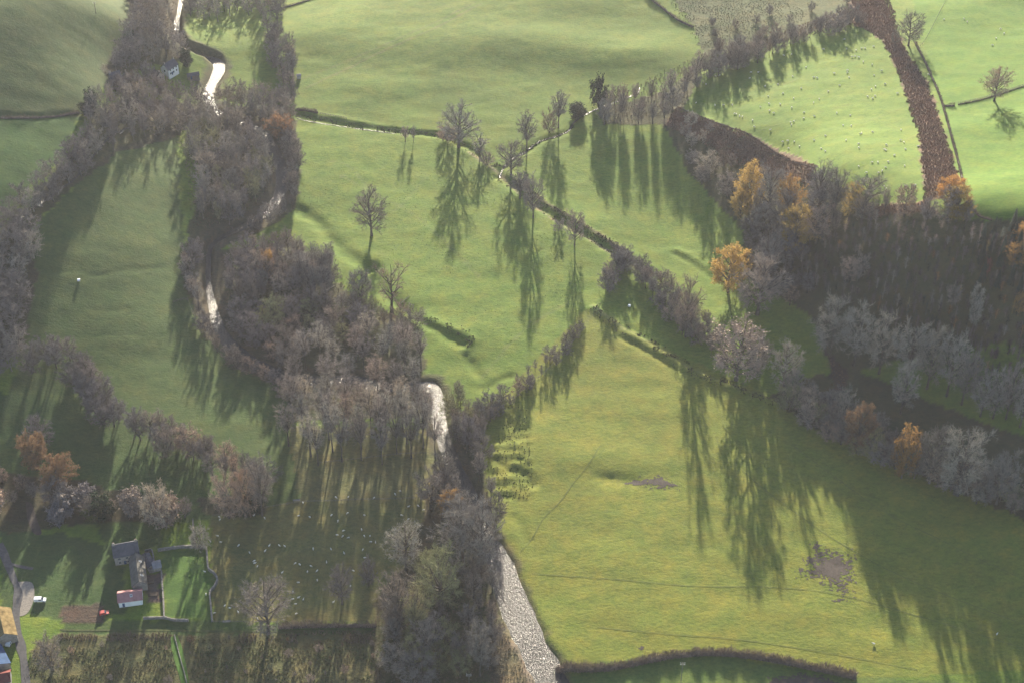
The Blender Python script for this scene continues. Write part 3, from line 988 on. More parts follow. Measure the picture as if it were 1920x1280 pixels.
def tree_px(kind, px, yb, yt, w, mat, label, group=None, trunk_mat=None):
    p_, h, mpp = height_px(px, yb, yt)
    return tree_at(kind, p_[0], p_[1], max(h, 1.5), w * mpp * 1.14 if w else None, mat, label, group, trunk_mat)


# --- single trees one can point at: kind, foot x, foot y, top y, crown width (px), material, label
SINGLE = [
    ('round', 222, 172, 140, 34, 'twig_purple', 'bare tree standing in front of the slate cottage'),
    ('round', 250, 168, 132, 30, 'twig_brown', 'bare tree between the cottages left of the white house'),
    ('round', 276, 158, 116, 34, 'twig_purple', 'bare tree just left of the white house'),
    ('round', 300, 178, 146, 30, 'twig_brown', 'bare tree in front of the stone wing of the white house'),
    ('evergreen', 352, 122, 92, 20, 'leaf_dark', 'dark evergreen between the white house and the river bend'),
    ('broad', 697, 442, 357, 62, 'twig_brown', 'lone bare oak standing in the middle of the central pasture'),
    ('stag', 735, 585, 490, 56, 'twig_brown', 'stag-headed bare oak with a thick dark trunk above the river wood', 'ivy_bark'),
    ('round', 677, 556, 505, 44, 'twig_grey', 'round grey bush at the shadow tip of the lone oak'),
    ('broad', 860, 276, 198, 74, 'twig_grey', 'wide bare tree at the corner of the two ditches'),
    ('tall', 988, 280, 204, 34, 'twig_grey', 'slim bare tree on the brook just left of the bend'),
    ('broad', 958, 330, 264, 52, 'twig_grey', 'bare tree leaning over the meeting of brook and ditch'),
    ('broad', 1000, 408, 328, 40, 'twig_grey', 'tall bare tree on the embankment below the brook meeting'),
    ('broad', 1077, 460, 392, 36, 'twig_grey', 'slim bare tree halfway along the embankment'),
    ('spindly', 760, 266, 236, 14, 'twig_grey', 'left of the two thin saplings beside the ditch'),
    ('spindly', 775, 266, 234, 10, 'twig_grey', 'right of the two thin saplings beside the ditch'),
    ('round', 838, 262, 236, 36, 'twig_pink', 'low bush at the left foot of the wide ditch-corner tree'),
    ('spindly', 900, 292, 250, 26, 'twig_grey', 'small bare tree just right of the wide ditch-corner tree'),
    ('shrub', 912, 306, 286, 26, 'twig_pink', 'pinkish shrub on the ditch before the brook meeting'),
    ('tall', 975, 372, 318, 34, 'twig_purple', 'dark bare tree right below the brook meeting'),
    ('shrub', 1048, 432, 412, 22, 'twig_grey', 'low shrub on the embankment left of the slim tree'),
    ('tall', 1047, 240, 165, 30, 'twig_grey', 'tall thin bare tree above the brook bend'),
    ('round', 1030, 250, 205, 30, 'twig_brown', 'bushy bare tree on the left bank of the upper brook'),
    ('evergreen', 1083, 218, 196, 30, 'leaf_dark', 'dark evergreen clump on the upper brook'),
    ('evergreen', 1122, 200, 145, 24, 'leaf_dark', 'ivy-dark pointed tree rising from the stream wood'),
    ('broad', 1703, 86, 24, 48, 'twig_grey', 'bare tree on the bracken strip near the top right'),
    ('shrub', 1678, 82, 56, 18, 'twig_grey', 'small shrub left of the bracken strip tree'),
    ('broad', 1864, 190, 124, 52, 'twig_pink', 'round bare tree standing on the right-hand fence line'),
    ('autumn', 1402, 392, 307, 54, 'leaf_yellow', 'tall yellow tree at the upper left of the hillside wood'),
    ('autumn', 1388, 408, 358, 36, 'leaf_yellow', 'smaller yellow tree at the foot of the tall yellow one'),
    ('sparse', 1478, 398, 330, 46, 'leaf_orange', 'half-bare orange tree right of the tall yellow tree'),
    ('autumn', 1365, 548, 457, 66, 'leaf_yellow', 'bright golden oak alone on the bank below the hillside wood'),
    ('autumn', 1778, 384, 328, 48, 'leaf_orange', 'orange tree at the lower end of the bracken strip, the one behind'),
    ('autumn', 1792, 416, 346, 48, 'leaf_yellow', 'golden tree at the lower end of the bracken strip, the one in front'),
    ('autumn', 1918, 462, 416, 34, 'leaf_orange', 'orange tree cut by the right edge among the conifers'),
    ('sparse', 1903, 505, 455, 34, 'leaf_orange', 'thin tan tree among the conifers at the right edge'),
    ('sparse', 1595, 402, 345, 42, 'leaf_yellow', 'thin yellowish tree below the sheep pasture corner'),
    ('broad', 1441, 402, 308, 58, 'twig_grey', 'grey bare tree between the yellow and the orange tree'),
    ('tall', 1535, 400, 298, 46, 'twig_purple', 'tall dark bare tree at the end of the bracken bank'),
    ('tall', 1562, 412, 312, 44, 'twig_grey', 'second tall bare tree at the end of the bracken bank'),
    ('broad', 1622, 390, 330, 66, 'twig_grey', 'spreading bare tree inside the lower corner of the sheep pasture'),
    ('sparse', 1490, 470, 388, 64, 'leaf_yellow', 'olive half-bare tree at the top of the dark plantation'),
    ('broad', 1465, 440, 362, 50, 'twig_brown', 'brown bare tree above the dark plantation'),
    ('broad', 1530, 455, 385, 54, 'twig_pink', 'pinkish bare tree above the dark plantation'),
    ('broad', 1440, 520, 438, 54, 'twig_grey', 'grey bare tree behind the big round grey tree'),
    ('broad', 1420, 590, 484, 86, 'twig_grey', 'big round grey bare tree right of the golden oak'),
    ('sparse', 1380, 712, 600, 96, 'twig_pink', 'wide pinkish tree at the end of the hedge above the meadow'),
    ('round', 1418, 700, 628, 50, 'twig_grey', 'grey tree tucked behind the wide pinkish tree'),
    ('broad', 1468, 728, 641, 52, 'twig_pale', 'pale round tree beside the white fallen log'),
    ('broad', 1556, 668, 561, 76, 'twig_pale', 'first and leftmost of the row of big pale trees'),
    ('broad', 1600, 684, 574, 62, 'twig_pale', 'second from left of the row of big pale trees'),
    ('broad', 1648, 700, 590, 60, 'twig_pale', 'third from left of the row of big pale trees'),
    ('broad', 1697, 716, 602, 62, 'twig_pale', 'fourth from left of the row of big pale trees'),
    ('broad', 1738, 728, 612, 58, 'twig_pale', 'fifth from left of the row of big pale trees'),
    ('broad', 1775, 742, 621, 58, 'twig_pale', 'sixth from left of the row of big pale trees'),
    ('broad', 1803, 758, 650, 50, 'twig_grey', 'last and rightmost of the row of big pale trees'),
    ('broad', 1688, 775, 676, 50, 'twig_pale', 'lower pale tree standing in front of the pale row'),
    ('broad', 1838, 780, 702, 50, 'twig_pale', 'left of the pale trees on the slope by the right edge'),
    ('broad', 1862, 784, 694, 46, 'twig_pale', 'second of the pale trees on the slope by the right edge'),
    ('broad', 1886, 785, 685, 44, 'twig_pink', 'pinkish one of the pale trees on the slope by the right edge'),
    ('broad', 1912, 800, 703, 44, 'twig_pale', 'last of the pale trees on the slope, cut by the right edge'),
    ('round', 1582, 800, 727, 40, 'twig_pale', 'pale upright tree left of the russet tree on the river bank'),
    ('autumn', 1606, 846, 757, 50, 'leaf_russet', 'russet tree in the bushy bank above the meadow'),
    ('autumn', 1690, 896, 800, 42, 'leaf_orange', 'narrow bright orange tree in the bushy bank above the meadow'),
    ('round', 1632, 856, 802, 40, 'twig_olive', 'olive bush right of the russet tree'),
    ('broad', 1742, 905, 796, 60, 'twig_grey', 'grey round tree right of the narrow orange tree'),
    ('broad', 1795, 928, 803, 84, 'twig_pale', 'largest pale round tree on the bushy bank'),
    ('broad', 1868, 945, 846, 58, 'twig_grey', 'grey tree on the bushy bank near the right edge'),
    ('broad', 1285, 632, 520, 50, 'twig_brown', 'tall bare oak in the hedge casting the longest double shadow'),
    ('round', 1170, 505, 463, 40, 'twig_grey', 'pale bush at the bend of the hedge below the embankment'),
    ('autumn', 70, 880, 810, 50, 'leaf_russet', 'russet tree at the left edge above the farm'),
    ('autumn', 112, 912, 854, 58, 'leaf_russet', 'lower brown-orange tree right of the russet tree'),
    ('round', 78, 842, 780, 50, 'twig_purple', 'dark bare tree just above the russet tree'),
    ('broad', 503, 1186, 1086, 88, 'twig_brown', 'big bare tree on the straight field lane'),
    ('round', 377, 1030, 983, 36, 'twig_pale', 'small pale tree at the corner of the walled paddock'),
    ('broad', 642, 1132, 1058, 48, 'twig_purple', 'lone dark bare tree in the sheep field left of the river wood'),
    ('round', 692, 1098, 1044, 30, 'twig_purple', 'small purple tree beside the lone dark tree of the sheep field'),
    ('broad', 762, 1068, 982, 68, 'twig_pale', 'pale bare tree on the field side of the river wood'),
    ('autumn', 846, 966, 920, 40, 'leaf_orange', 'small flame-orange tree in the river wood below the poplars'),
    ('broad', 868, 1052, 930, 92, 'twig_grey', 'large grey tree in the river wood below the orange one'),
    ('broad', 902, 1072, 942, 74, 'twig_grey', 'large grey tree leaning to the river below the orange one'),
    ('broad', 825, 1150, 1030, 84, 'twig_olive', 'olive grey tree in the middle of the lower river wood'),
    ('tall', 748, 1180, 1068, 62, 'twig_brown', 'tall bare tree at the right end of the dark clipped hedge'),
    ('tall', 782, 1190, 1104, 50, 'twig_olive', 'greenish bare tree right of the tall one by the dark hedge'),
    ('round', 802, 1232, 1160, 62, 'twig_pink', 'light pinkish tree at the bottom of the river wood'),
    ('tall', 900, 1266, 1164, 44, 'twig_grey', 'bare tree nearest the shingle bank at the bottom'),
    ('round', 300, 985, 904, 58, 'twig_pale', 'pale round tree above the farm garden'),
    ('evergreen', 197, 966, 928, 40, 'leaf_dark', 'dark evergreen mound above the farm garden'),
    ('evergreen', 176, 972, 950, 26, 'leaf_lime', 'light green bush beside the dark evergreen mound'),
    ('evergreen', 478, 956, 920, 32, 'leaf_dark', 'glossy evergreen at the fence corner of the sheep field'),
    ('broad', 430, 970, 884, 60, 'twig_pink', 'pink-brown tree at the fence corner of the sheep field'),
    ('round', 462, 968, 876, 46, 'twig_pink', 'second pink-brown tree behind the glossy evergreen'),
    ('tall', 492, 966, 852, 44, 'twig_brown', 'tall bare tree right of the glossy evergreen'),
    ('round', 310, 856, 796, 40, 'twig_pink', 'pinkish round tree left of the purple row'),
    ('round', 100, 1255, 1190, 50, 'twig_pink', 'pinkish bush below the farm lane at lower left'),
    ('evergreen', 172, 206, 170, 22, 'leaf_dark', 'dark yew at the edge of the upper left field'),
    ('evergreen', 166, 216, 190, 22, 'leaf_dark', 'smaller dark yew below the other on the upper left field edge'),
    ('sparse', 527, 262, 212, 44, 'leaf_russet', 'rust-coloured tree at the right edge of the upper river wood'),
    ('sparse', 506, 520, 466, 22, 'leaf_orange', 'thin orange tree inside the middle river wood'),
    ('round', 1284, 256, 230, 22, 'twig_grey', 'leftmost of the pale round bushes under the bracken bank'),
    ('round', 1298, 272, 248, 22, 'twig_pale', 'pale round bush in the middle of the bracken slope'),
    ('round', 1318, 266, 242, 16, 'twig_pale', 'narrow pale bush right of the middle bush on the bracken slope'),
    ('round', 1296, 234, 210, 24, 'twig_pale', 'pale round bush just under the pasture corner'),
    ('round', 1331, 246, 228, 18, 'twig_grey', 'small bush tight under the bracken bank'),
    ('round', 1324, 330, 284, 44, 'twig_pale', 'largest pale round bush at the foot of the bracken slope'),
    ('round', 1298, 306, 280, 26, 'twig_grey', 'grey bush left of the largest pale bush'),
    ('round', 1316, 342, 312, 26, 'twig_grey', 'low grey bush in front of the largest pale bush'),
    ('round', 1356, 312, 280, 24, 'twig_pink', 'reddish bush right of the largest pale bush'),
    ('round', 1371, 312, 288, 18, 'twig_pink', 'small reddish bush beside the other reddish one'),
    ('round', 1364, 366, 322, 44, 'twig_grey', 'grey bush left of the tall yellow tree'),
    ('broad', 1826, 590, 532, 26, 'twig_pale', 'upper of two pale trees inside the plantation near the right edge'),
    ('tall', 1822, 622, 556, 22, 'twig_pale', 'lower of two pale trees inside the plantation near the right edge'),
    ('broad', 1783, 580, 530, 26, 'twig_pink', 'tan tree inside the plantation left of the two pale ones'),
    ('sparse', 1908, 592, 546, 24, 'leaf_orange', 'small orange-topped tree in the plantation by the right edge'),
    ('sparse', 1848, 518, 482, 14, 'leaf_red', 'slender red tree at the edge of the conifers'),
    ('sparse', 1590, 530, 480, 34, 'twig_pink', 'tan bare tree in the middle of the plantation'),
    ('broad', 1610, 528, 478, 28, 'twig_grey', 'grey bare tree beside the tan one in the plantation'),
]
for s in SINGLE:
    tree_px(s[0], s[1], s[2], s[3], s[4], s[5], s[6], trunk_mat=(s[7] if len(s) > 7 else None))

# --- trees that stand in masses: fill an outline of their feet
USED = []


ORD = 'first second third fourth fifth sixth seventh eighth ninth tenth eleventh twelfth thirteenth fourteenth fifteenth sixteenth seventeenth eighteenth nineteenth twentieth'.split()


def ordinal(i):
    if i < 20:
        return ORD[i]
    n6 = i + 1
    return f"{n6}{'th' if 10 <= n6 % 100 <= 20 else {1: 'st', 2: 'nd', 3: 'rd'}.get(n6 % 10, 'th')}"


def fill_mass(name, polys, label, cat='wood'):
    Vs = []; Ts = []; Cs = []; k0 = 0; cnt = 0
    for (poly, spacing, kinds, hr, tints) in polys:
        pw = Ps(poly)
        x0, y0 = pw[:, :2].min(0); x1, y1 = pw[:, :2].max(0)
        pts = []
        for _ in range(int(6 * (x1 - x0) * (y1 - y0) / spacing ** 2) + 60):
            x = random.uniform(x0, x1); y = random.uniform(y0, y1)
            if not inside([tuple(p_[:2]) for p_ in pw], np.array(x), np.array(y)) or float(lookup(np.minimum(river_D, 99), x, y)) < 6:
                continue
            if any((x - a) ** 2 + (y - b_) ** 2 < spacing ** 2 for a, b_ in pts):
                continue
            pts.append((x, y))
        for x, y in pts:
            V, T_, H_, W_ = random.choice(LITE[random.choice(kinds)])
            sz = random.uniform(*hr) / H_; sx = sz * random.uniform(.85, 1.15); a = random.uniform(0, 6.28)
            ca_, sa_ = math.cos(a) * sx, math.sin(a) * sx
            Vs.append(np.stack([V[:, 0] * ca_ - V[:, 1] * sa_ + x, V[:, 0] * sa_ + V[:, 1] * ca_ + y, V[:, 2] * sz + HZ(x, y)], 1))
            Ts.append(T_ + k0); k0 += len(V); cnt += 1
            c = np.array(random.choice(tints)) * random.uniform(.75, 1.25)
            Cs.append(np.repeat(c[None], len(V), 0))
    print('MASS', name, cnt, sum(map(len, Ts)))
    return soup(name, np.concatenate(Vs), np.concatenate(Ts), np.concatenate(Cs), 'mass_twig', label, cat)


def fill(poly, spacing, kinds, hr, mats, label, group, wr=(.85, 1.15), avoid_river=True, maxn=400, size_words=True):
    pw = Ps(poly)
    x0, y0 = pw[:, :2].min(0); x1, y1 = pw[:, :2].max(0)
    pts = []
    for _ in range(int(6 * (x1 - x0) * (y1 - y0) / spacing ** 2) + 60):
        x = random.uniform(x0, x1); y = random.uniform(y0, y1)
        if not inside([tuple(p_[:2]) for p_ in pw], np.array(x), np.array(y)):
            continue
        if avoid_river and float(lookup(np.minimum(river_D, 99), x, y)) < 6.0:
            continue
        if any((x - a) ** 2 + (y - b_) ** 2 < spacing ** 2 for a, b_ in pts):
            continue
        pts.append((x, y))
        if len(pts) >= maxn:
            break
    pts.sort(key=lambda p_: -p_[1])
    nr = 1 if len(pts) < 9 else 2 if len(pts) < 22 else 3 if len(pts) < 48 else 4
    rows = [pts[i * len(pts) // nr:(i + 1) * len(pts) // nr] for i in range(nr)]
    rn = {1: [''], 2: ['back row, ', 'front row, '], 3: ['back row, ', 'middle row, ', 'front row, '], 4: ['rear row, ', 'second row, ', 'third row, ', 'front row, ']}[nr]
    for row, rname in zip(rows, rn):
        row.sort(key=lambda p_: p_[0] / p_[1])
        for i, (x, y) in enumerate(row):
            h = random.uniform(*hr)
            k = random.choice(kinds)
            W = PROTO[k][0][3] / PROTO[k][0][2]
            tree_at(k, x, y, h, h * W * random.uniform(*wr), random.choice(mats), f'{label}, {rname}{ordinal(i)} from left', group)
    return len(pts)


GB = ['twig_grey', 'twig_grey', 'twig_brown', 'twig_purple']
n_ = {}
n_['poplar_back'] = fill([(530, 748), (560, 735), (700, 745), (800, 742), (812, 705), (770, 668), (690, 655), (600, 678), (545, 710)], 8.2, ['poplar'], (22, 27), ['twig_pale', 'twig_pink', 'twig_grey'],
     'bare poplar in the grove beyond the hidden river bend', 'poplars beyond the river bend', wr=(1.05, 1.35))
n_['poplar_front'] = fill([(540, 785), (610, 775), (740, 778), (802, 782), (815, 820), (826, 866), (740, 872), (640, 866), (556, 878), (538, 830)], 7.3, ['poplar'], (26, 31), ['twig_pale', 'twig_grey', 'twig_pink'],
     'bare poplar on the sheep field side of the grove', 'poplars at the sheep field edge', wr=(.95, 1.25))
n_['mid_wood'] = fill([(412, 545), (440, 490), (480, 470), (560, 468), (612, 500), (640, 540), (600, 560), (540, 560), (470, 580)], 6.0, ['tall', 'broad', 'round'], (13, 18), GB,
     'bare tree in the upper middle river wood', 'upper middle river wood')
n_['tall_mid'] = fill([(560, 520), (620, 505), (625, 545), (580, 560)], 4.5, ['tall', 'spindly'], (17, 22), ['twig_grey'], 'slender bare tree at the sunny middle wood edge', 'slender trees at the wood edge')
n_['alder'] = fill([(430, 600), (520, 580), (620, 572), (700, 588), (780, 618), (800, 655), (700, 648), (600, 655), (540, 690), (470, 668)], 6.8, ['round', 'round', 'broad'], (9, 16),
     ['twig_purple', 'twig_brown', 'twig_grey', 'twig_olive', 'twig_brown'], 'rounded tree in the lower middle river wood', 'rounded alders by the river')
n_['west_bank'] = fill([(345, 492), (372, 462), (384, 470), (380, 520), (386, 580), (402, 630), (428, 660), (410, 664), (368, 600)], 5.5, ['round', 'tall'], (10, 14), GB,
     'bare tree on the left bank of the middle river', 'trees on the left river bank')
n_['loop_bank'] = fill([(540, 250), (556, 255), (562, 330), (552, 395), (500, 425), (470, 440), (530, 385), (542, 330)], 5.0, ['round', 'tall'], (9, 13), GB,
     'bare tree on the outer bank of the upper river loop', 'trees on the outer bank of the loop')
n_['meadow_edge'] = fill([(500, 60), (538, 70), (550, 120), (552, 200), (528, 198), (515, 130)], 6.5, ['round', 'broad'], (9, 14), GB,
     'bare tree between narrow meadow and wide upper pasture', 'trees along the narrow meadow')
n_['stream_wood'] = fill([(1120, 218), (1150, 196), (1200, 190), (1260, 182), (1300, 150), (1312, 118), (1320, 150), (1278, 205), (1250, 235), (1190, 232), (1130, 236)], 8.0, ['tall', 'tall', 'broad'], (12, 21),
     ['twig_brown', 'twig_grey', 'twig_grey'], 'bare tree in the stream wood above the pasture', 'stream wood')
n_['pasture_hedge'] = fill([(1305, 165), (1335, 118), (1440, 95), (1500, 72), (1600, 35), (1620, 48), (1510, 82), (1440, 108), (1350, 140)], 5.5, ['round', 'shrub', 'tall'], (7, 13), GB,
     'bare tree in the hedge above the sheep pasture', 'tall hedge above the sheep pasture')
n_['pasture_tall'] = fill([(1325, 150), (1345, 110), (1480, 80), (1500, 90), (1400, 130)], 9, ['broad', 'tall'], (15, 19), ['twig_grey', 'twig_brown'],
     'high bare tree rising from the sheep pasture hedge', 'high trees in the pasture hedge')
n_['top_edge'] = fill([(1330, 40), (1400, 30), (1500, 20), (1600, -10), (1600, 30), (1500, 70), (1350, 110)], 14, ['round', 'shrub'], (5, 8), GB,
     'small bare tree in the strip behind the pasture', 'scattered small trees in the rough strip')
n_['brow'] = fill([(1420, 420), (1520, 400), (1640, 402), (1740, 400), (1840, 430), (1800, 470), (1640, 440), (1520, 480), (1440, 500)], 9, ['broad', 'tall', 'sparse'], (14, 20),
     ['twig_grey', 'twig_brown', 'twig_pink', 'twig_purple'], 'bare tree along the brow above the dark plantation', 'trees along the plantation brow')
n_['conifer'] = fill([(1825, 455), (1870, 438), (1940, 430), (1940, 600), (1890, 540), (1835, 545)], 5.0, ['conifer'], (11, 16), ['needle'],
     'dark conifer in the stand below the green field', 'conifer stand')
n_['bank'] = fill([(1452, 742), (1500, 738), (1560, 772), (1640, 818), (1720, 862), (1820, 900), (1950, 945), (1950, 985), (1850, 952), (1740, 908), (1640, 868), (1560, 828), (1490, 782)], 4.9, ['round', 'round', 'broad'], (10, 16),
     ['twig_grey', 'twig_grey', 'twig_brown', 'twig_pale', 'twig_olive'], 'bushy bare tree on the bank above the big meadow', 'bushes on the bank above the big meadow')
n_['left_row'] = fill([(60, 672), (105, 660), (135, 668), (160, 700), (190, 745), (228, 790), (215, 802), (180, 790), (140, 735), (110, 700), (60, 700)], 4.8, ['round', 'broad'], (12, 16), ['twig_purple'],
     'purple-grey tree in the curved left hillside row', 'curved row of purple trees')
n_['left_row2'] = fill([(245, 806), (300, 806), (345, 825), (400, 855), (460, 890), (500, 905), (485, 930), (440, 918), (380, 880), (330, 850), (250, 822)], 4.9, ['round', 'broad', 'tall'], (12, 16), ['twig_purple', 'twig_pink', 'twig_purple'],
     'purple-grey tree in the row leading to the sheep field', 'row of purple trees to the sheep field')
n_['farm_wood'] = fill([(-30, 880), (60, 905), (130, 930), (230, 950), (330, 945), (380, 960), (330, 982), (200, 975), (120, 990), (60, 950), (-30, 960)], 8.0, ['broad', 'round', 'evergreen'], (8, 14), ['twig_purple', 'twig_brown', 'twig_pink'],
     'bare tree in the belt above the farm', 'belt of trees above the farm')
n_['river_low'] = fill([(838, 850), (900, 820), (905, 870), (925, 950), (938, 1020), (880, 1010), (840, 960), (800, 940), (830, 900)], 6.5, ['broad', 'tall', 'round'], (13, 19), GB,
     'bare tree in the river wood right of the poplars', 'river wood right of the poplars')
n_['river_low2'] = fill([(800, 1080), (880, 1080), (930, 1090), (940, 1160), (935, 1250), (880, 1290), (800, 1290), (740, 1260), (720, 1200), (770, 1130)], 8.0, ['broad', 'tall', 'round'], (12, 18),
     ['twig_grey', 'twig_olive', 'twig_brown'], 'bare tree in the lowest river wood', 'lowest river wood')
n_['diag'] = fill([(888, 800), (930, 755), (985, 705), (1040, 660), (1085, 612), (1105, 606), (1060, 668), (1000, 718), (945, 770), (905, 812)], 4.2, ['shrub', 'shrub', 'spindly'], (5, 9), ['twig_purple', 'twig_brown'],
     'thin bare shrub in the diagonal hedge of the meadow', 'diagonal hedge of thin shrubs')
n_['diag2'] = fill([(862, 790), (900, 770), (930, 760), (905, 830), (880, 850), (850, 850)], 5.0, ['tall', 'shrub'], (9, 14), ['twig_brown', 'twig_purple'],
     'bare tree at the river end of the diagonal hedge', 'trees at the river end of the diagonal hedge')
n_['hedge_up'] = fill([(1128, 552), (1140, 505), (1165, 485), (1180, 500), (1158, 520), (1148, 556)], 4.2, ['shrub', 'round', 'tall'], (8, 14), ['twig_purple', 'twig_grey'],
     'dark bush in the short hedge below the embankment', 'short hedge below the embankment')
n_['hedge_right'] = fill([(1190, 510), (1225, 520), (1265, 560), (1320, 610), (1350, 650), (1335, 668), (1280, 630), (1230, 575), (1195, 530)], 4.6, ['tall', 'tall', 'round', 'shrub'], (9, 16), ['twig_purple', 'twig_brown', 'twig_grey'],
     'bare tree in the hedge above the meadow bank', 'hedge leading to the wide pinkish tree')
n_['slope_edge'] = fill([(1390, 430), (1450, 420), (1500, 470), (1520, 560), (1470, 600), (1430, 560), (1400, 500)], 8, ['round', 'broad'], (9, 14), ['twig_purple', 'twig_brown'],
     'dark bare tree at the foot of the hillside wood', 'shaded foot of the hillside wood')
n_['reach_bank'] = fill([(792, 742), (806, 735), (815, 790), (836, 860), (822, 860), (800, 800)], 6.0, ['tall', 'poplar'], (16, 22), ['twig_grey', 'twig_brown'],
     'slim bare tree on the left bank of the bright reach', 'slim trees left of the bright reach')
n_['reach_bank2'] = fill([(842, 742), (858, 735), (880, 790), (886, 840), (862, 850), (846, 800)], 5.5, ['tall', 'round'], (11, 17), ['twig_grey', 'twig_brown', 'twig_olive'],
     'bare tree on the right bank of the bright reach', 'trees right of the bright reach')
n_['south_bank'] = fill([(420, 668), (445, 668), (500, 702), (548, 720), (540, 745), (490, 722), (440, 690)], 5.0, ['round', 'shrub'], (8, 12), ['twig_purple', 'twig_brown'],
     'dark tree on the field side of the hidden reach', 'trees on the field side of the hidden reach')
n_['plots'] = fill([(352, 1200), (700, 1196), (720, 1300), (372, 1300)], 6.5, ['shrub', 'spindly'], (1.8, 4.0), ['twig_pink', 'twig_brown', 'twig_olive', 'twig_rust'],
     'small young shrub in the rough right-hand plot', 'young shrubs in the right-hand plot')
n_['plots2'] = fill([(70, 1215), (320, 1198), (332, 1300), (60, 1300)], 7.5, ['shrub', 'spindly'], (1.8, 4.0), ['twig_pink', 'twig_brown', 'twig_olive'],
     'small young shrub in the rough left-hand plot', 'young shrubs in the left-hand plot')
TG, TB, TP, TO = (.26, .235, .20), (.245, .205, .16), (.19, .167, .155), (.23, .22, .12)
fill_mass('wood', [([(352, 292), (385, 225), (405, 222), (440, 240), (490, 262), (506, 300), (508, 360), (470, 408), (410, 425), (362, 420), (385, 345)], 5.6, ['broad', 'tall', 'tall', 'round'], (13, 20), (TG, TG, TB, TP, TO)),
                   ([(405, 195), (440, 185), (480, 195), (540, 205), (555, 225), (520, 262), (460, 235), (420, 222)], 5.6, ['broad', 'round', 'tall'], (12, 17), (TG, TB, TP))],
          'bare grey wood filling the upper loop of the river')
fill_mass('wood', [([(246, -20), (318, -20), (312, 40), (322, 75), (352, 98), (330, 112), (285, 118), (232, 128), (215, 140), (212, 122), (250, 85), (262, 40)], 6.0, ['broad', 'tall', 'round'], (13, 18), (TP, TB, TG))],
          'purple-brown wood behind the white house')
fill_mass('wood', [([(345, -30), (530, -40), (535, 40), (512, 52), (450, 20), (400, 45), (345, 30)], 7.5, ['broad', 'tall'], (14, 19), (TG, TP, TB))],
          'bare wood at the head of the narrow meadow')
fill_mass('wood', [([(180, 205), (240, 178), (290, 176), (350, 180), (405, 225), (350, 245), (300, 255), (240, 272), (190, 290), (160, 262)], 6.0, ['broad', 'round', 'tall'], (12, 17), (TG, TB, TP, TP)),
                   ([(165, 262), (195, 285), (150, 335), (105, 375), (60, 415), (25, 415), (40, 380), (100, 320)], 6.0, ['broad', 'round'], (11, 15), (TG, TP, TP))],
          'long belt of bare wood from the white house down the left hillside')
fill_mass('wood', [([(-25, 430), (20, 415), (58, 425), (66, 480), (58, 540), (38, 620), (30, 690), (-30, 730)], 6.2, ['broad', 'round'], (14, 18), (TP, TP, TG))],
          'dark bare wood against the left edge')
print('TREES', COUNT, n_)

# ------------------------------------------------------------------ plants nobody could count
def scatter(poly, spacing, jitter=.45, avoid_river=True):
    pw = Ps(poly)
    x0, y0 = pw[:, :2].min(0); x1, y1 = pw[:, :2].max(0)
    xs, ys = np.meshgrid(np.arange(x0, x1, spacing), np.arange(y0, y1, spacing))
    xs = xs.ravel() + RNG.uniform(-jitter, jitter, xs.size) * spacing
    ys = ys.ravel() + RNG.uniform(-jitter, jitter, ys.size) * spacing
    k = inside([tuple(p_[:2]) for p_ in pw], xs + 2.6 * (vnoise(xs / 3, ys / 3, 55) - .5), ys + 2.6 * (vnoise(xs / 3, ys / 3, 56) - .5))
    if avoid_river:
        k &= lookup(np.minimum(river_D, 99), xs, ys) > 7
    xs = xs[k]; ys = ys[k]
    return xs, ys, lookup(HG, xs, ys)


def tufts(name, polys, spacing, n_blade, h, spread, width, mat, label, cat, prob=None):
    """upright blades or fronds in loose clumps, one mesh"""
    V = []; F = 0
    vs = []
    for poly in polys:
        xs, ys, zs = scatter(poly, spacing)
        if prob is not None:
            k = vnoise(xs / prob[0], ys / prob[0], 77) > prob[1]
            xs, ys, zs = xs[k], ys[k], zs[k]
        m_ = len(xs)
        sc = RNG.uniform(.6, 1.3, (m_, 1))
        c = np.stack([xs, ys, zs], 1)[:, None, :]
        a = RNG.uniform(0, 6.283, (m_, n_blade)); rr = RNG.uniform(.05, 1, (m_, n_blade)) * spread * sc
        base = c + np.stack([np.cos(a) * rr * .45, np.sin(a) * rr * .45, np.full_like(a, -.08)], -1)
        hh_ = h * sc * RNG.uniform(.55, 1.15, (m_, n_blade))
        tip = c + np.stack([np.cos(a) * rr, np.sin(a) * rr, hh_], -1)
        a2 = a + 1.57 + RNG.uniform(-.9, .9, a.shape)
        sd = np.stack([np.cos(a2), np.sin(a2), np.zeros_like(a)], -1) * width
        vs.append(np.stack([base - sd, base + sd, tip], 2).reshape(-1, 3))
    V = np.concatenate(vs)
    nf = len(V) // 3
    me = bpy.data.meshes.new(name)
    me.vertices.add(len(V)); me.vertices.foreach_set('co', V.astype(np.float32).ravel())
    me.loops.add(nf * 3); me.loops.foreach_set('vertex_index', np.arange(nf * 3, dtype=np.int32))
    me.polygons.add(nf); me.polygons.foreach_set('loop_start', np.arange(0, nf * 3, 3, dtype=np.int32))
    me.materials.append(MATS[mat])
    me.update(); me.validate()
    return tag(link(name, me), label, cat, kind='stuff')


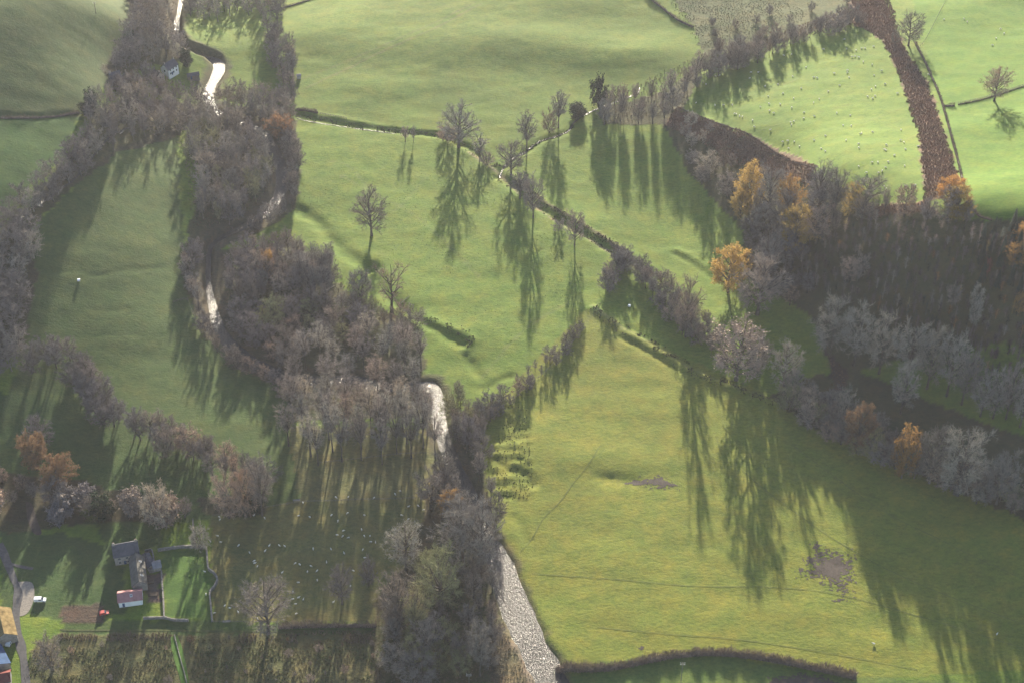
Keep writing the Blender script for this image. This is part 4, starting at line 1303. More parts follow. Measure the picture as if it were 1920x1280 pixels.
tufts('bracken', [[(1592, -30), (1662, -30), (1690, 80), (1742, 160), (1792, 310), (1800, 352), (1735, 380), (1722, 250), (1690, 150), (1655, 75), (1605, 45)]],
      1.05, 22, .85, 1.1, .085, 'bracken', 'broad strip of dead brown bracken between the sheep pasture and the right fields', 'bracken')
tufts('bracken', [[(1268, 204), (1330, 226), (1420, 260), (1532, 312), (1522, 348), (1440, 332), (1330, 275), (1248, 236)], [(1600, 388), (1740, 380), (1765, 402), (1640, 408)]],
      1.1, 22, .8, 1.1, .085, 'bracken', 'dead brown bracken on the bank below the sheep pasture', 'bracken')
tufts('bracken', [[(1300, 128), (1440, 72), (1590, 18), (1620, 44), (1480, 78), (1350, 128)], [(1545, 655), (1588, 700), (1588, 770), (1568, 750)]],
      1.8, 9, .8, 1.1, .14, 'bracken', 'brown undergrowth along the tall pasture hedge', 'undergrowth')
tufts('rushes', [[(955, 760), (985, 765), (1003, 905), (985, 935), (930, 935), (905, 880), (930, 830)]], 1.9, 9, .55, .55, .10, 'rush', 'dotted rush tussocks beside the diagonal hedge', 'rushes', (5, .35))
tufts('grass_tussocks', [[(560, 270), (820, 290), (1080, 480), (1080, 570), (890, 700), (780, 590), (700, 450), (560, 380)]], 3.2, 6, .22, .4, .10, 'trodden', 'scattered rough tufts over the central pasture', 'grass', (12, .5))
tufts('rough_grass', [[(1220, -40), (1590, -40), (1480, 60), (1320, 105), (1290, 50)]], 1.7, 8, .4, .8, .12, 'rush', 'rough brown grass in the strip behind the sheep pasture', 'grass', (6, .3))
tufts('undergrowth', [[(840, 830), (905, 790), (930, 1000), (800, 960)], [(700, 1130), (800, 1060), (930, 1080), (945, 1180), (940, 1290), (700, 1290)],
                      [(535, 700), (800, 700), (800, 740), (540, 745)], [(412, 480), (620, 500), (790, 620), (700, 660), (430, 640)],
                      [(345, 262), (430, 205), (540, 210), (560, 350), (480, 440), (360, 420)], [(1120, 190), (1300, 110), (1280, 205), (1130, 235)]],
      1.9, 9, 1.0, .9, .07, 'hedge_twig', 'brambly brown undergrowth on the floor of the river woods', 'undergrowth')
tufts('shingle_scrub', [[(940, 1130), (965, 1180), (1000, 1250), (1010, 1300), (930, 1300), (925, 1220), (940, 1180)]], 1.2, 8, .7, .6, .08, 'straw', 'dry stalks on the shingle bank at the bottom of the river', 'scrub', (4, .35))
tufts('scrub_planting', [[(352, 1196), (700, 1192), (720, 1320), (372, 1320)], [(60, 1215), (320, 1196), (335, 1320), (40, 1320)]], 1.2, 14, .55, .9, .08, 'scrub', 'rough brown and green planting in the plots at the bottom left', 'scrub', (5, .3))
tufts('green_planting', [[(352, 1215), (700, 1205), (720, 1320), (372, 1320)], [(60, 1225), (320, 1206), (335, 1320), (40, 1320)]], 1.4, 12, .45, .9, .09, 'scrub_green', 'green weeds among the rough plots at the bottom left', 'weeds', (7, .45))
tufts('bramble', [[(430, 1186), (700, 1184), (700, 1205), (430, 1204)], [(110, 1188), (320, 1186), (320, 1200), (110, 1202)]], 1.0, 12, 1.5, .9, .07, 'hedge_twig', 'dark brambles along the lower side of the field lane', 'brambles', (6, .35))

vs = []
for (pp, hw, a) in CARVE[:4] + CARVE[6:7] + CARVE[9:11]:
    ln = smooth_line(Ps(pp), .55)
    if len(ln) < 4:
        continue
    for sgn in (-1, 0, 1):
        m_ = len(ln)
        q = ln[:, :2] + RNG.normal(0, hw * .35, (m_, 2)) + sgn * hw * .5
        keep = (vnoise(q[:, 0] / 4, q[:, 1] / 4, 83) > .5) & (lookup(np.minimum(river_D, 99), q[:, 0], q[:, 1]) > 5)
        q = q[keep]; m_ = len(q)
        if not m_:
            continue
        c = np.concatenate([q, lookup(HG, q[:, 0], q[:, 1])[:, None]], 1)[:, None, :]
        nb = 9
        an = RNG.uniform(0, 6.283, (m_, nb)); rr = RNG.uniform(.1, .7, (m_, nb))
        base = c + np.stack([np.cos(an) * rr * .5, np.sin(an) * rr * .5, np.full_like(an, -.1)], -1)
        tip = c + np.stack([np.cos(an) * rr, np.sin(an) * rr, RNG.uniform(.2, .75, (m_, nb))], -1)
        sd = np.stack([-np.sin(an), np.cos(an), np.zeros_like(an)], -1) * .1
        vs.append(np.stack([base - sd, base + sd, tip], 2).reshape(-1, 3))
V = np.concatenate(vs)
cc = np.array([(.075, .07, .04), (.10, .085, .05), (.06, .075, .03), (.13, .11, .07)])[RNG.integers(0, 4, len(V) // 3)]
soup('bank_grass', V, np.arange(len(V)).reshape(-1, 3), np.repeat(cc, 3, 0), 'mass_twig', 'coarse grass and dead stalks on the ditches and banks', 'grass')

# the young plantation on the shaded slope: hundreds of thin dark trees that read as one mass
xs, ys, zs = scatter([(1420, 440), (1520, 425), (1640, 420), (1740, 425), (1840, 445), (1945, 450), (1945, 800), (1850, 740), (1800, 700), (1700, 640), (1570, 570), (1510, 540), (1440, 490)], 3.5)
vs = []; cs = []
for x, y, z in zip(xs, ys, zs):
    h = random.uniform(5.5, 9.5) * (.7 + .7 * float(vnoise(np.array(x / 17), np.array(y / 17), 61)))
    nb = 120
    zb = z + h * RNG.uniform(.08, .97, nb)
    f = (zb - z) / h
    r_ = (2.3 * np.sin(np.pi * np.clip(f, .0, 1) ** 1.1) + .25) * RNG.uniform(.4, 1.1, nb)
    a = RNG.uniform(0, 6.283, nb)
    b0 = np.stack([x + .08 * np.cos(a), y + .08 * np.sin(a), zb - .2], 1)
    tip = np.stack([x + r_ * np.cos(a), y + r_ * np.sin(a), zb + r_ * RNG.uniform(-.1, .7, nb)], 1)
    sd = np.stack([-np.sin(a), np.cos(a), RNG.uniform(-.5, .5, nb)], 1) * .075
    vs.append(np.stack([b0 - sd, b0 + sd, tip], 1).reshape(-1, 3))
    vs.append(np.array([[x - .12, y, z - .3], [x, y, z + h], [x + .12, y, z - .3]]))
    q = random.random()
    c = (.055, .068, .052) if q < .18 else (.26, .14, .06) if q > .965 else (.26, .20, .09) if q > .93 else (.22, .19, .165) if q > .78 else (.125, .10, .095)
    cs.append(np.repeat(np.array(c)[None] * random.uniform(.6, 1.3), nb * 3 + 3, 0))
V = np.concatenate(vs)
nf = len(V) // 3
soup('plantation', V, np.arange(len(V)).reshape(-1, 3), np.concatenate(cs), 'mass_twig', 'dense dark young plantation covering the shaded slope', 'plantation')
print('PLANTATION', len(xs), nf)


# ------------------------------------------------------------------ hedges, walls, fences
def hedge(pp, w, h, label, dens=26, mat='hedge_twig', group=None):
    ln = smooth_line(Ps(pp), 1.0)
    c = ln[0]
    r = link('hedge', None, None, (c[0], c[1], HZ(c[0], c[1])))
    vs = []; core = MB()
    for i in range(len(ln) - 1):
        a = ln[i]; b_ = ln[i + 1]
        tv = unit(b_[:2] - a[:2]); nv = np.array([-tv[1], tv[0]])
        hk = h * (.45 + .7 * float(vnoise(np.array(i * .35), np.array(1.), 2)) + .35 * float(vnoise(np.array(i * .09), np.array(3.), 5)))
        t_ = RNG.uniform(0, 1, dens)[:, None]; o = RNG.uniform(-.5, .5, dens)[:, None] * w
        p0 = a[:2] + (b_[:2] - a[:2]) * t_ + nv * o
        z0 = lookup(HG, p0[:, 0], p0[:, 1])
        zz0 = z0 + RNG.uniform(0, .55, dens) * hk
        b0 = np.concatenate([p0, zz0[:, None]], 1)
        dr = RNG.normal(0, .35, (dens, 3)); dr[:, 2] = RNG.uniform(.3, 1, dens)
        tip = b0 + dr / np.linalg.norm(dr, axis=1)[:, None] * hk * RNG.uniform(.35, .6, (dens, 1))
        an = RNG.uniform(0, 3.14, dens)
        sd = np.stack([np.cos(an), np.sin(an), np.zeros(dens)], 1) * .075
        vs.append(np.stack([b0 - sd, b0 + sd, tip], 1).reshape(-1, 3))
    V = np.concatenate(vs) - np.array([c[0], c[1], HZ(c[0], c[1])])
    me = mesh('twigs', V, [(3 * k, 3 * k + 1, 3 * k + 2) for k in range(len(V) // 3)], mat)
    link('twigs', me, r)
    # woody core
    K = MB(); n2_ = len(ln)
    for i in range(n2_):
        tv = unit(ln[min(i + 1, n2_ - 1), :2] - ln[max(i - 1, 0), :2]); nv = np.array([-tv[1], tv[0]])
        for o, q in ((-.3, -.2), (-.15, .3), (.15, .34), (.3, -.2)):
            x, y = ln[i, :2] + nv * o * w * random.uniform(.8, 1.2)
            K.V.append((x - c[0], y - c[1], HZ(x, y) - HZ(c[0], c[1]) + (h * q * random.uniform(.8, 1.2) if q > 0 else q)))
    for i in range(n2_ - 1):
        for q in range(3):
            K.F.append((i * 4 + q, i * 4 + q + 1, i * 4 + q + 5, i * 4 + q + 4))
    K.part('stems', 'bark', r)
    return tag(r, label, 'hedge', group)


hedge([(1042, 1252), (1090, 1256), (1150, 1252), (1210, 1240), (1280, 1228), (1360, 1226), (1440, 1236), (1520, 1252), (1605, 1270)], 3.4, 4.0, 'long bushy brown hedge curving along the bottom of the big meadow', 120)
hedge([(522, 1176), (580, 1174), (640, 1173), (706, 1174)], 2.6, 3.2, 'tall dark clipped hedge on the field lane', 60)
hedge([(0, 220), (50, 220), (100, 218), (148, 211)], 1.6, 2.0, 'brown hedge between the two upper left fields', 28)
hedge([(502, 22), (545, 12), (600, -6)], 1.4, 2.2, 'thin upright hedge at the top left of the wide upper pasture', 22)
hedge([(1208, -10), (1240, 15), (1270, 38), (1300, 52)], 1.6, 2.6, 'leaning hedge on the right side of the wide upper pasture', 30)
hedge([(1715, 80), (1740, 130), (1765, 190), (1782, 250), (1798, 310), (1810, 360), (1830, 400), (1860, 414)], 1.3, 1.8, 'low hedge on the right margin of the bracken strip', 26)
hedge([(1770, 200), (1790, 199)], 1.8, 2.4, 'short bushy hedge stub by the gate in the right-hand fence', 40)
hedge([(556, 206), (575, 209), (596, 213)], 1.6, 2.4, 'dark block of hedge at the ditch head', 46)
hedge([(552, 100), (549, 140), (551, 190)], 1.2, 1.8, 'thin hedge on the left margin of the wide upper pasture', 20)
hedge([(1270, 203), (1330, 228), (1420, 264), (1528, 318)], .9, 1.1, 'low brown edge of scrub on the bracken bank', 18)


def fence(pp, label, h=1.25, gap=2.6, rails=(.45, .85, 1.15), group=None):
    ln = smooth_line(Ps(pp), gap)
    c = ln[0]; z0 = HZ(c[0], c[1])
    r = link('fence', None, None, (c[0], c[1], z0))
    pm = MB(); pm.box(-.07, .07, -.07, .07, -.3, h); pme = pm.mesh('post', 'wood_grey')
    for p_ in ln:
        link('post', pme, r, (p_[0] - c[0], p_[1] - c[1], HZ(p_[0], p_[1]) - z0))
    for q in rails:
        k = MB()
        k.tube([(p_[0] - c[0], p_[1] - c[1], HZ(p_[0], p_[1]) - z0 + q) for p_ in ln], [.05] * len(ln), 4)
        k.part('rail', 'wood_grey', r)
    return tag(r, label, 'fence', group)


fence([(1796, 196), (1850, 184), (1925, 160), (1990, 140)], 'hedged rail fence running to the right edge under the round tree', 1.7, 1.5, (.4, .75, 1.1, 1.45))
hedge([(1796, 197), (1850, 185), (1925, 161), (1990, 141)], .7, 1.3, 'thin hedge grown through the right-hand fence', 12)
fence([(596, 214), (650, 224)], 'small pale rail fence beside the ditch head', 1.4, 1.6)
fence([(560, 212), (660, 231), (740, 243), (818, 250)], 'low wire fence along the upper side of the ditch', 1.0, 3.0, (.85,))
fence([(398, 967), (470, 957), (560, 942), (650, 938), (780, 934)], 'long thin fence along the top of the sheep field', 1.1, 3.0, (.5, .95))
fence([(325, 568), (345, 562), (352, 564)], 'short pale fence at the river side of the left field', 1.2, 1.8)
fence([(352, 560), (358, 580), (372, 606), (395, 640)], 'thin fence down the river side of the left field', 1.0, 2.6, (.8,))
fence([(1780, -10), (1738, 70), (1722, 90)], 'wire fence along the top of the bracken strip', 1.0, 3.0, (.9,))
fence([(400, 1166), (460, 1166), (525, 1167)], 'rail fence along the lane below the sheep field', 1.1, 2.4, (.5, .95))
fence([(600, 868), (660, 862), (745, 852), (800, 850)], 'thin fence at the feet of the poplars', 1.0, 3.0, (.5, .9))
fence([(905, 800), (960, 745), (1030, 690), (1098, 615)], 'wire fence along the diagonal hedge', 1.1, 3.0, (.5, .95))


def wall(pp, label, w=.55, h=1.25, mat='stone_wall'):
    ln = smooth_line(Ps(pp), .8)
    c = ln[0]; z0 = HZ(c[0], c[1])
    r = link('stone_wall', None, None, (c[0], c[1], z0))
    # courses of rough stones: one band per course, each stone with its own size and set-back
    for crs in range(2):
        k = MB()
        n3_ = len(ln)
        for i in range(n3_ - 1):
            a = ln[i]; b_ = ln[i + 1]
            tv = unit(b_[:2] - a[:2]); nv = np.array([-tv[1], tv[0]])
            ww = w * .5 * random.uniform(.85, 1.15) * (1 - .12 * crs)
            zb = HZ(a[0], a[1]) - z0 + (-.3 if crs == 0 else h * .5)
            zt = HZ(a[0], a[1]) - z0 + h * (.5 if crs == 0 else 1) * random.uniform(.93, 1.07)
            L = np.hypot(*(b_[:2] - a[:2])) * .995
            p = [a[:2] - c[:2] - nv * ww, a[:2] - c[:2] + tv * L - nv * ww, a[:2] - c[:2] + tv * L + nv * ww, a[:2] - c[:2] + nv * ww]
            k.add([(q[0], q[1], zb) for q in p] + [(q[0], q[1], zt) for q in p],
                  [(4, 5, 6, 7), (0, 1, 5, 4), (1, 2, 6, 5), (2, 3, 7, 6), (3, 0, 4, 7)])
        k.part('coping' if crs else 'stone_course', mat, r)
    return tag(r, label, 'wall')


wall([(296, 1033), (320, 1029), (350, 1026), (386, 1026)], 'stone wall along the top of the walled paddock', .7, 1.5)
wall([(387, 1027), (389, 1048), (391, 1067), (402, 1076), (408, 1088), (402, 1101), (394, 1112), (396, 1140), (398, 1165)], 'stone wall bulging outwards on the right of the paddock', .7, 1.5)
wall([(303, 1072), (305, 1100), (307, 1130), (308, 1158)], 'straight stone wall between farm garden and paddock', .6, 1.4)
wall([(269, 1160), (308, 1159), (326, 1163), (354, 1164)], 'stone wall beside the lane below the farm garden', .6, 1.3)
wall([(362, 975), (363, 1000), (366, 1022)], 'short stone wall beside the small pale tree', .5, 1.2)
wall([(327, 1190), (336, 1225), (345, 1258), (354, 1295)], 'low stone edge on the green ride', .35, .6)

# ------------------------------------------------------------------ buildings
def house(name, a_px, b_px, W, hw, hr, label, cat, wall_m='white_render', roof_m='slate', chim=(), wins=(), over=.35, door=None, lights=(), gable_win=False):
    """gabled building whose long axis runs between two ground points; wins = (side, along 0..1, sill, width, height)"""
    A = P(*a_px); B = P(*b_px)
    L = float(np.hypot(*(B[:2] - A[:2])))
    rz = math.atan2(B[1] - A[1], B[0] - A[0])
    mid = (A + B) / 2
    zb = max(HZ(A[0], A[1]), HZ(B[0], B[1]), HZ(mid[0], mid[1]))
    r = link(name, None, None, (mid[0], mid[1], zb), rz)
    l = L / 2; w = W / 2
    k = MB()
    k.add([(-l, -w, -2), (l, -w, -2), (l, w, -2), (-l, w, -2), (-l, -w, hw), (l, -w, hw), (l, w, hw), (-l, w, hw), (-l, 0, hw + hr), (l, 0, hw + hr)],
          [(0, 1, 5, 4), (2, 3, 7, 6), (1, 2, 6, 9, 5), (3, 0, 4, 8, 7)])
    k.part('wall', wall_m, r)
    sl_ = hr / w
    k = MB(); t_ = .16
    for s_ in (-1, 1):
        y1 = s_ * (w + over); z1 = hw - sl_ * over
        q = [(-l - over, 0, hw + hr + .05), (l + over, 0, hw + hr + .05), (l + over, y1, z1 + .05), (-l - over, y1, z1 + .05)]
        k.add(q + [(x, y, z + t_) for x, y, z in q], [(4, 5, 6, 7) if s_ < 0 else (7, 6, 5, 4), (0, 1, 2, 3), (2, 3, 7, 6), (0, 3, 7, 4), (1, 2, 6, 5)])
    rf = k.part('roof', roof_m, r)
    k = MB(); k.tube([(-l - over, 0, hw + hr + .2), (l + over, 0, hw + hr + .2)], [.14, .14], 5)
    k.part('ridge', roof_m, rf)
    for (f, s_) in chim:
        k = MB(); x = (f - .5) * L
        k.box(x - .45, x + .45, -.35, .35, hw + hr * .6, hw + hr + 1.3)
        ch = k.part('chimney', wall_m if wall_m != 'white_render' else 'stone_render', rf)
        k = MB(); k.tube([(x, 0, hw + hr + 1.3), (x, 0, hw + hr + 1.75)], [.16, .14], 6); k.part('chimney_pot', 'red_tin', r)
    for (side, f, sill, ww, wh) in wins:
        x = (f - .5) * L
        y = side * w
        k = MB()
        y0, y1 = sorted((y - side * .05, y + side * .05))
        k.box(x - ww / 2 - .1, x + ww / 2 + .1, y0, y1, sill - .1, sill + wh + .1)
        wn = k.part('window', 'wood_pale', r)
        for q in (-1, 1):
            k = MB(); y0, y1 = sorted((y + side * .03, y + side * .075))
            k.box(x + q * ww * .26 - ww * .21, x + q * ww * .26 + ww * .21, y0, y1, sill, sill + wh)
            k.part('pane', 'glass', wn)
    if gable_win:
        for e in (-1, 1):
            k = MB(); x0, x1 = sorted((e * (l - .03), e * (l + .07)))
            k.box(x0, x1, -.5, .5, hw * .55, hw * .55 + 1.2); k.part('window', 'glass', r)
    if door:
        side, f = door; x = (f - .5) * L
        k = MB(); y0, y1 = sorted((side * (w - .05), side * (w + .06)))
        k.box(x - .5, x + .5, y0, y1, 0, 2.05); dr = k.part('door', 'blue_tin', r)
        k = MB(); y0, y1 = sorted((side * (w + .05), side * (w + .13)))
        k.box(x + .3, x + .4, y0, y1, .95, 1.1); k.part('handle', 'steel', dr)
    for (side, f, g) in lights:
        x = (f - .5) * L; yy = side * w * g; zz_ = hw + hr * (1 - g) + .26
        k = MB()
        k.add([(x - .5, yy - side * .5, zz_ + .5 * sl_), (x + .5, yy - side * .5, zz_ + .5 * sl_), (x + .5, yy + side * .5, zz_ - .5 * sl_), (x - .5, yy + side * .5, zz_ - .5 * sl_)], [(0, 1, 2, 3)])
        sk = k.part('skylight', 'white_paint', rf)
        k = MB(); q = .36
        for c_ in (-.22, .22):
            k.add([(x + c_ - .16, yy - side * q, zz_ + q * sl_ + .03), (x + c_ + .16, yy - side * q, zz_ + q * sl_ + .03), (x + c_ + .16, yy + side * q, zz_ - q * sl_ + .03), (x + c_ - .16, yy + side * q, zz_ - q * sl_ + .03)], [(0, 1, 2, 3)])
        k.part('skylight_pane', 'glass', r)
    return tag(r, label, cat)


W2 = [(-1, .2, .9, 1.0, 1.1), (-1, .5, .9, 1.0, 1.1), (-1, .8, .9, 1.0, 1.1), (-1, .2, 3.2, 1.0, 1.0), (-1, .5, 3.2, 1.0, 1.0), (-1, .8, 3.2, 1.0, 1.0)]
house('farmhouse', (310, 142), (329, 137), 6.2, 4.6, 3.0, 'white rendered house with dark slate roof beside the upper river', 'house', chim=((.05, 0), (.95, 0)), wins=W2, door=(-1, .35), gable_win=True)
house('cottage', (291, 146), (303, 160), 6.0, 3.2, 2.8, 'lower slate-roofed wing with a small white gable below the white house', 'house', 'stone_render', 'slate_moss', chim=((.9, 0),), wins=((-1, .3, .9, .9, 1.0), (-1, .7, .9, .9, 1.0)), gable_win=True)
house('cottage', (207, 155), (228, 162), 5.5, 3.2, 2.8, 'slate cottage half hidden by trees left of the white house', 'house', 'stone_render', 'slate', chim=((.1, 0),), wins=((-1, .3, .9, .9, 1.0), (-1, .7, .9, .9, 1.0)), gable_win=True)
house('cottage', (238, 152), (241, 164), 5.0, 3.6, 2.8, 'white-gabled cottage end facing down the valley', 'house', 'white_render', 'slate_moss', chim=((.1, 0),), gable_win=True)
house('shed', (352, 148), (374, 150), 3.2, 2.2, 1.2, 'low dark garden shed between the white house and the river', 'shed', 'wood_grey', 'slate', door=(-1, .3))
house('shed', (557, 147), (564, 146), 2.4, 1.9, .5, 'tiny pale field shelter at the corner of the upper pasture', 'shed', 'wood_pale', 'grey_tin')
# farm at lower left
house('farmhouse', (216, 1048), (262, 1040), 8.0, 5.0, 3.4, 'slate-roofed farmhouse above the walled yards', 'house', 'stone_render', 'slate', chim=((.05, 0), (.95, 0)), wins=W2, door=(-1, .4), gable_win=True)
house('barn', (258, 1056), (264, 1108), 6.0, 3.6, 2.6, 'long grey-roofed barn wing running down from the farmhouse', 'barn', 'stone_render', 'slate_moss', wins=((1, .3, 1.0, .9, .9), (1, .7, 1.0, .9, .9)), lights=((1, .25, .5), (1, .75, .5)))
house('barn', (224, 1128), (268, 1122), 6.2, 3.0, 2.0, 'pink tin-roofed barn with a white skylight', 'barn', 'white_render', 'pink_tin', lights=((-1, .56, .45),), door=(-1, .2))
house('shed', (274, 1046), (285, 1068), 3.2, 2.2, .8, 'small slate lean-to in the walled yard right of the farmhouse', 'shed', 'stone_render', 'slate')
house('shed', (288, 1066), (302, 1063), 4.2, 2.3, .9, 'grey tin shed at the corner of the vegetable garden', 'shed', 'stone_render', 'grey_tin')
house('barn', (2, 1158), (14, 1208), 9.0, 4.0, 2.8, 'barn with lichen-yellow roof at the left edge', 'barn', 'stone_render', 'lichen_tin', wins=((1, .6, 1.2, .8, .8), (1, .8, 1.2, .8, .8)))
house('barn', (-14, 1226), (4, 1262), 8.0, 3.6, 2.0, 'blue-roofed shed at the left edge below the yellow barn', 'barn', 'stone_render', 'blue_tin')
house('barn', (-20, 1282), (22, 1276), 6.0, 3.0, 1.8, 'red-roofed shed in the bottom left corner', 'barn', 'grey_tin', 'red_tin')
wall([(272, 1036), (285, 1034), (289, 1052), (291, 1070), (280, 1073)], 'stone wall of the little yard behind the farmhouse', .5, 1.8)
for q, lab in (((280, 1090), 'upper'), ((287, 1114), 'lower')):
    p_ = P(*q)
    k = MB(); k.box(-2.0, 2.0, -1.0, 1.0, -.2, .35); k.box(-1.85, 1.85, -.85, .85, .35, .42)
    tag(k.part('raised_bed', 'earth', None, loc=(p_[0], p_[1], p_[2]), rotz=.08), lab + ' raised soil bed in the farm vegetable garden', 'garden bed')

# ------------------------------------------------------------------ vehicles and small things
def car(px, py, rz, label, body, length=4.9, hgt=2.0, cat='van'):
    p_ = P(px, py)
    r = link('parked_' + cat, None, None, (p_[0], p_[1], p_[2] + .05), rz)
    l = length / 2; w = .95
    k = MB()
    prof = [(-l, .45), (-l, hgt * .92), (-l + .25, hgt), (l - 1.9, hgt), (l - 1.15, hgt * .62), (l - .15, hgt * .52), (l, .75), (l, .4)]
    V = [(x, s_ * (w if z < hgt * .6 else w * .9), z) for s_ in (-1, 1) for x, z in prof]
    n4_ = len(prof)
    k.add(V, [tuple(range(n4_)), tuple(range(2 * n4_ - 1, n4_ - 1, -1))] + [(i, i + n4_, (i + 1) % n4_ + n4_, (i + 1) % n4_) for i in range(n4_)])
    k.part('body', body, r)
    k = MB(); k.add([(l - 1.84, -.78, hgt * .97), (l - 1.84, .78, hgt * .97), (l - 1.12, .82, hgt * .66), (l - 1.12, -.82, hgt * .66)], [(0, 1, 2, 3)])
    for v in range(4):
        x, y, z = k.V[v]; k.V[v] = (x + .05, y, z + .03)
    k.part('windscreen', 'glass', r)
    for s_ in (-1, 1):
        k = MB(); y0, y1 = sorted((s_ * .88, s_ * .96)); k.box(l - 2.9, l - 1.85, y0, y1, hgt * .63, hgt * .88); k.part('side_window', 'glass', r)
        for x in (-l + .95, l - .95):
            k = MB(); k.tube([(x, s_ * .78, .34), (x, s_ * 1.0, .34)], [.34, .34], 10); wh = k.part('wheel', 'rubber', r)
            k = MB(); k.tube([(x, s_ * .99, .34), (x, s_ * 1.02, .34)], [.18, .18], 8); k.part('hub', 'steel', wh)
        k = MB(); k.box(l - .04, l + .03, s_ * .62 - .16, s_ * .62 + .16, .62, .8); k.part('headlight', 'glass', r)
    return tag(r, label, cat)


car(76, 1126, R(2), 'white van parked on the gravel by the farm lane', 'white_paint')
car(18, 1206, R(80), 'small white car beside the yellow-roofed barn', 'white_paint', 4.0, 1.5, 'car')
car(196, 1150, R(15), 'small red car at the edge of the bare farm yard', 'red_paint', 3.9, 1.5, 'car')


def pole(px, yb, yt, label):
    p_, h, _ = height_px(px, yb, yt)
    r = link('utility_pole', None, None, tuple(p_))
    k = MB(); k.tube([(0, 0, -.5), (0, 0, h)], [.16, .11], 8); k.part('shaft', 'wood_grey', r)
    for z in (h - .35, h - 1.3):
        k = MB(); k.box(-1.0, 1.0, -.06, .06, z - .06, z + .06); arm = k.part('crossarm', 'wood_pale', r)
        for x in (-.85, 0, .85):
            k = MB(); k.tube([(x, 0, z + .06), (x, 0, z + .3)], [.09, .06], 6); k.part('insulator', 'white_paint', arm)
    return tag(r, label, 'pole')


pole(1276, 1285, 1241, 'wooden power pole standing just below the bottom hedge')
pole(816, 1252, 1222, 'power pole among the trees of the lowest river wood')
pole(880, 1300, 1262, 'power pole at the bottom edge near the river')
pole(180, 26, 4, 'small power pole in the upper left field')


def log(a, b_, r0, mat, label):
    A = P(*a); B = P(*b_)
    k = MB(); c = A
    f = np.linspace(0, 1, 6)
    pts = [A + (B - A) * t_ - c + np.array([0, 0, r0 * .8 + (HZ(*(A + (B - A) * t_)[:2]) - (A + (B - A) * t_)[2])]) + np.array([0, 0, random.uniform(-.05, .1)]) for t_ in f]
    k.tube(pts, [r0 * (1 - .6 * t_) for t_ in f], 7)
    r = link('fallen_log', None, None, tuple(A))
    k.part('trunk', mat, r)
    for t_ in (.45, .7, .9):
        s0 = pts[0] + (pts[-1] - pts[0]) * t_
        k = MB(); k.tube([s0, s0 + np.array([random.uniform(-1, 1), random.uniform(-1, 1), random.uniform(.4, 1.2)]) * 1.3], [r0 * .3, .03], 5)
        k.part('branch', mat, r)
    return tag(r, label, 'log')


log((1462, 716), (1490, 735), .38, 'wood_pale', 'white barkless fallen trunk on the bank below the pale round tree')
log((748, 570), (768, 556), .3, 'wood_grey', 'dark fallen bough right of the stag-headed oak')
log((612, 545), (628, 536), .28, 'wood_pale', 'pale log at the edge of the middle river wood')
log((225, 252), (232, 247), .3, 'wood_pale', 'pale fallen trunk in the belt below the white house')
p_ = P(1180, 574)
k = MB(); k.tube([(0, 0, 0), (0, 0, .75), (0, 0, .8)], [.75, .75, .68], 14); r = link('water_trough', None, None, tuple(p_)); k.part('tank', 'white_paint', r)
k = MB(); k.tube([(-.6, -.6, .1), (-.6, -.6, 1.0)], [.05, .05], 6); k.part('pipe', 'steel', r)
tag(r, 'round white water trough inside the meadow corner', 'trough')
p_ = P(148, 527)
r = link('livestock_feeder', None, None, tuple(p_), .2, (.65, .65, .65))
k = MB(); k.box(-.9, .9, -1.3, 1.3, .5, 1.1); k.part('bin', 'white_paint', r)
k = MB(); k.add([(-1.1, -1.5, 1.3), (1.1, -1.5, 1.3), (1.1, 1.5, 1.3), (-1.1, 1.5, 1.3), (-1.1, 0, 1.75), (1.1, 0, 1.75)], [(0, 1, 5, 4), (2, 3, 4, 5), (1, 2, 5), (3, 0, 4)])
k.part('lid', 'white_paint', r)
for sx in (-.8, .8):
    for sy in (-1.2, 1.2):
        k = MB(); k.box(sx - .06, sx + .06, sy - .06, sy + .06, -.2, 1.32); k.part('leg', 'steel', r)
tag(r, 'lone white livestock feeder in the left hillside field', 'feeder')
p_ = P(376, 938 + 25)
for (q, lab) in (((556, 938), 'low pale trough at the top of the sheep field'), ((425, 1165), 'pale trough on the lane fence below the sheep field')):
    p_ = P(*q)
    r = link('feed_trough', None, None, tuple(p_), .1)
    k = MB(); k.box(-1.6, 1.6, -.35, .35, .2, .32); k.box(-1.6, 1.6, -.4, -.33, .3, .6); k.box(-1.6, 1.6, .33, .4, .3, .6); k.part('tray', 'grey_tin', r)
    for sx in (-1.3, 1.3):
        k = MB(); k.box(sx - .06, sx + .06, -.3, .3, -.1, .21); k.part('leg', 'grey_tin', r)
    tag(r, lab, 'trough')


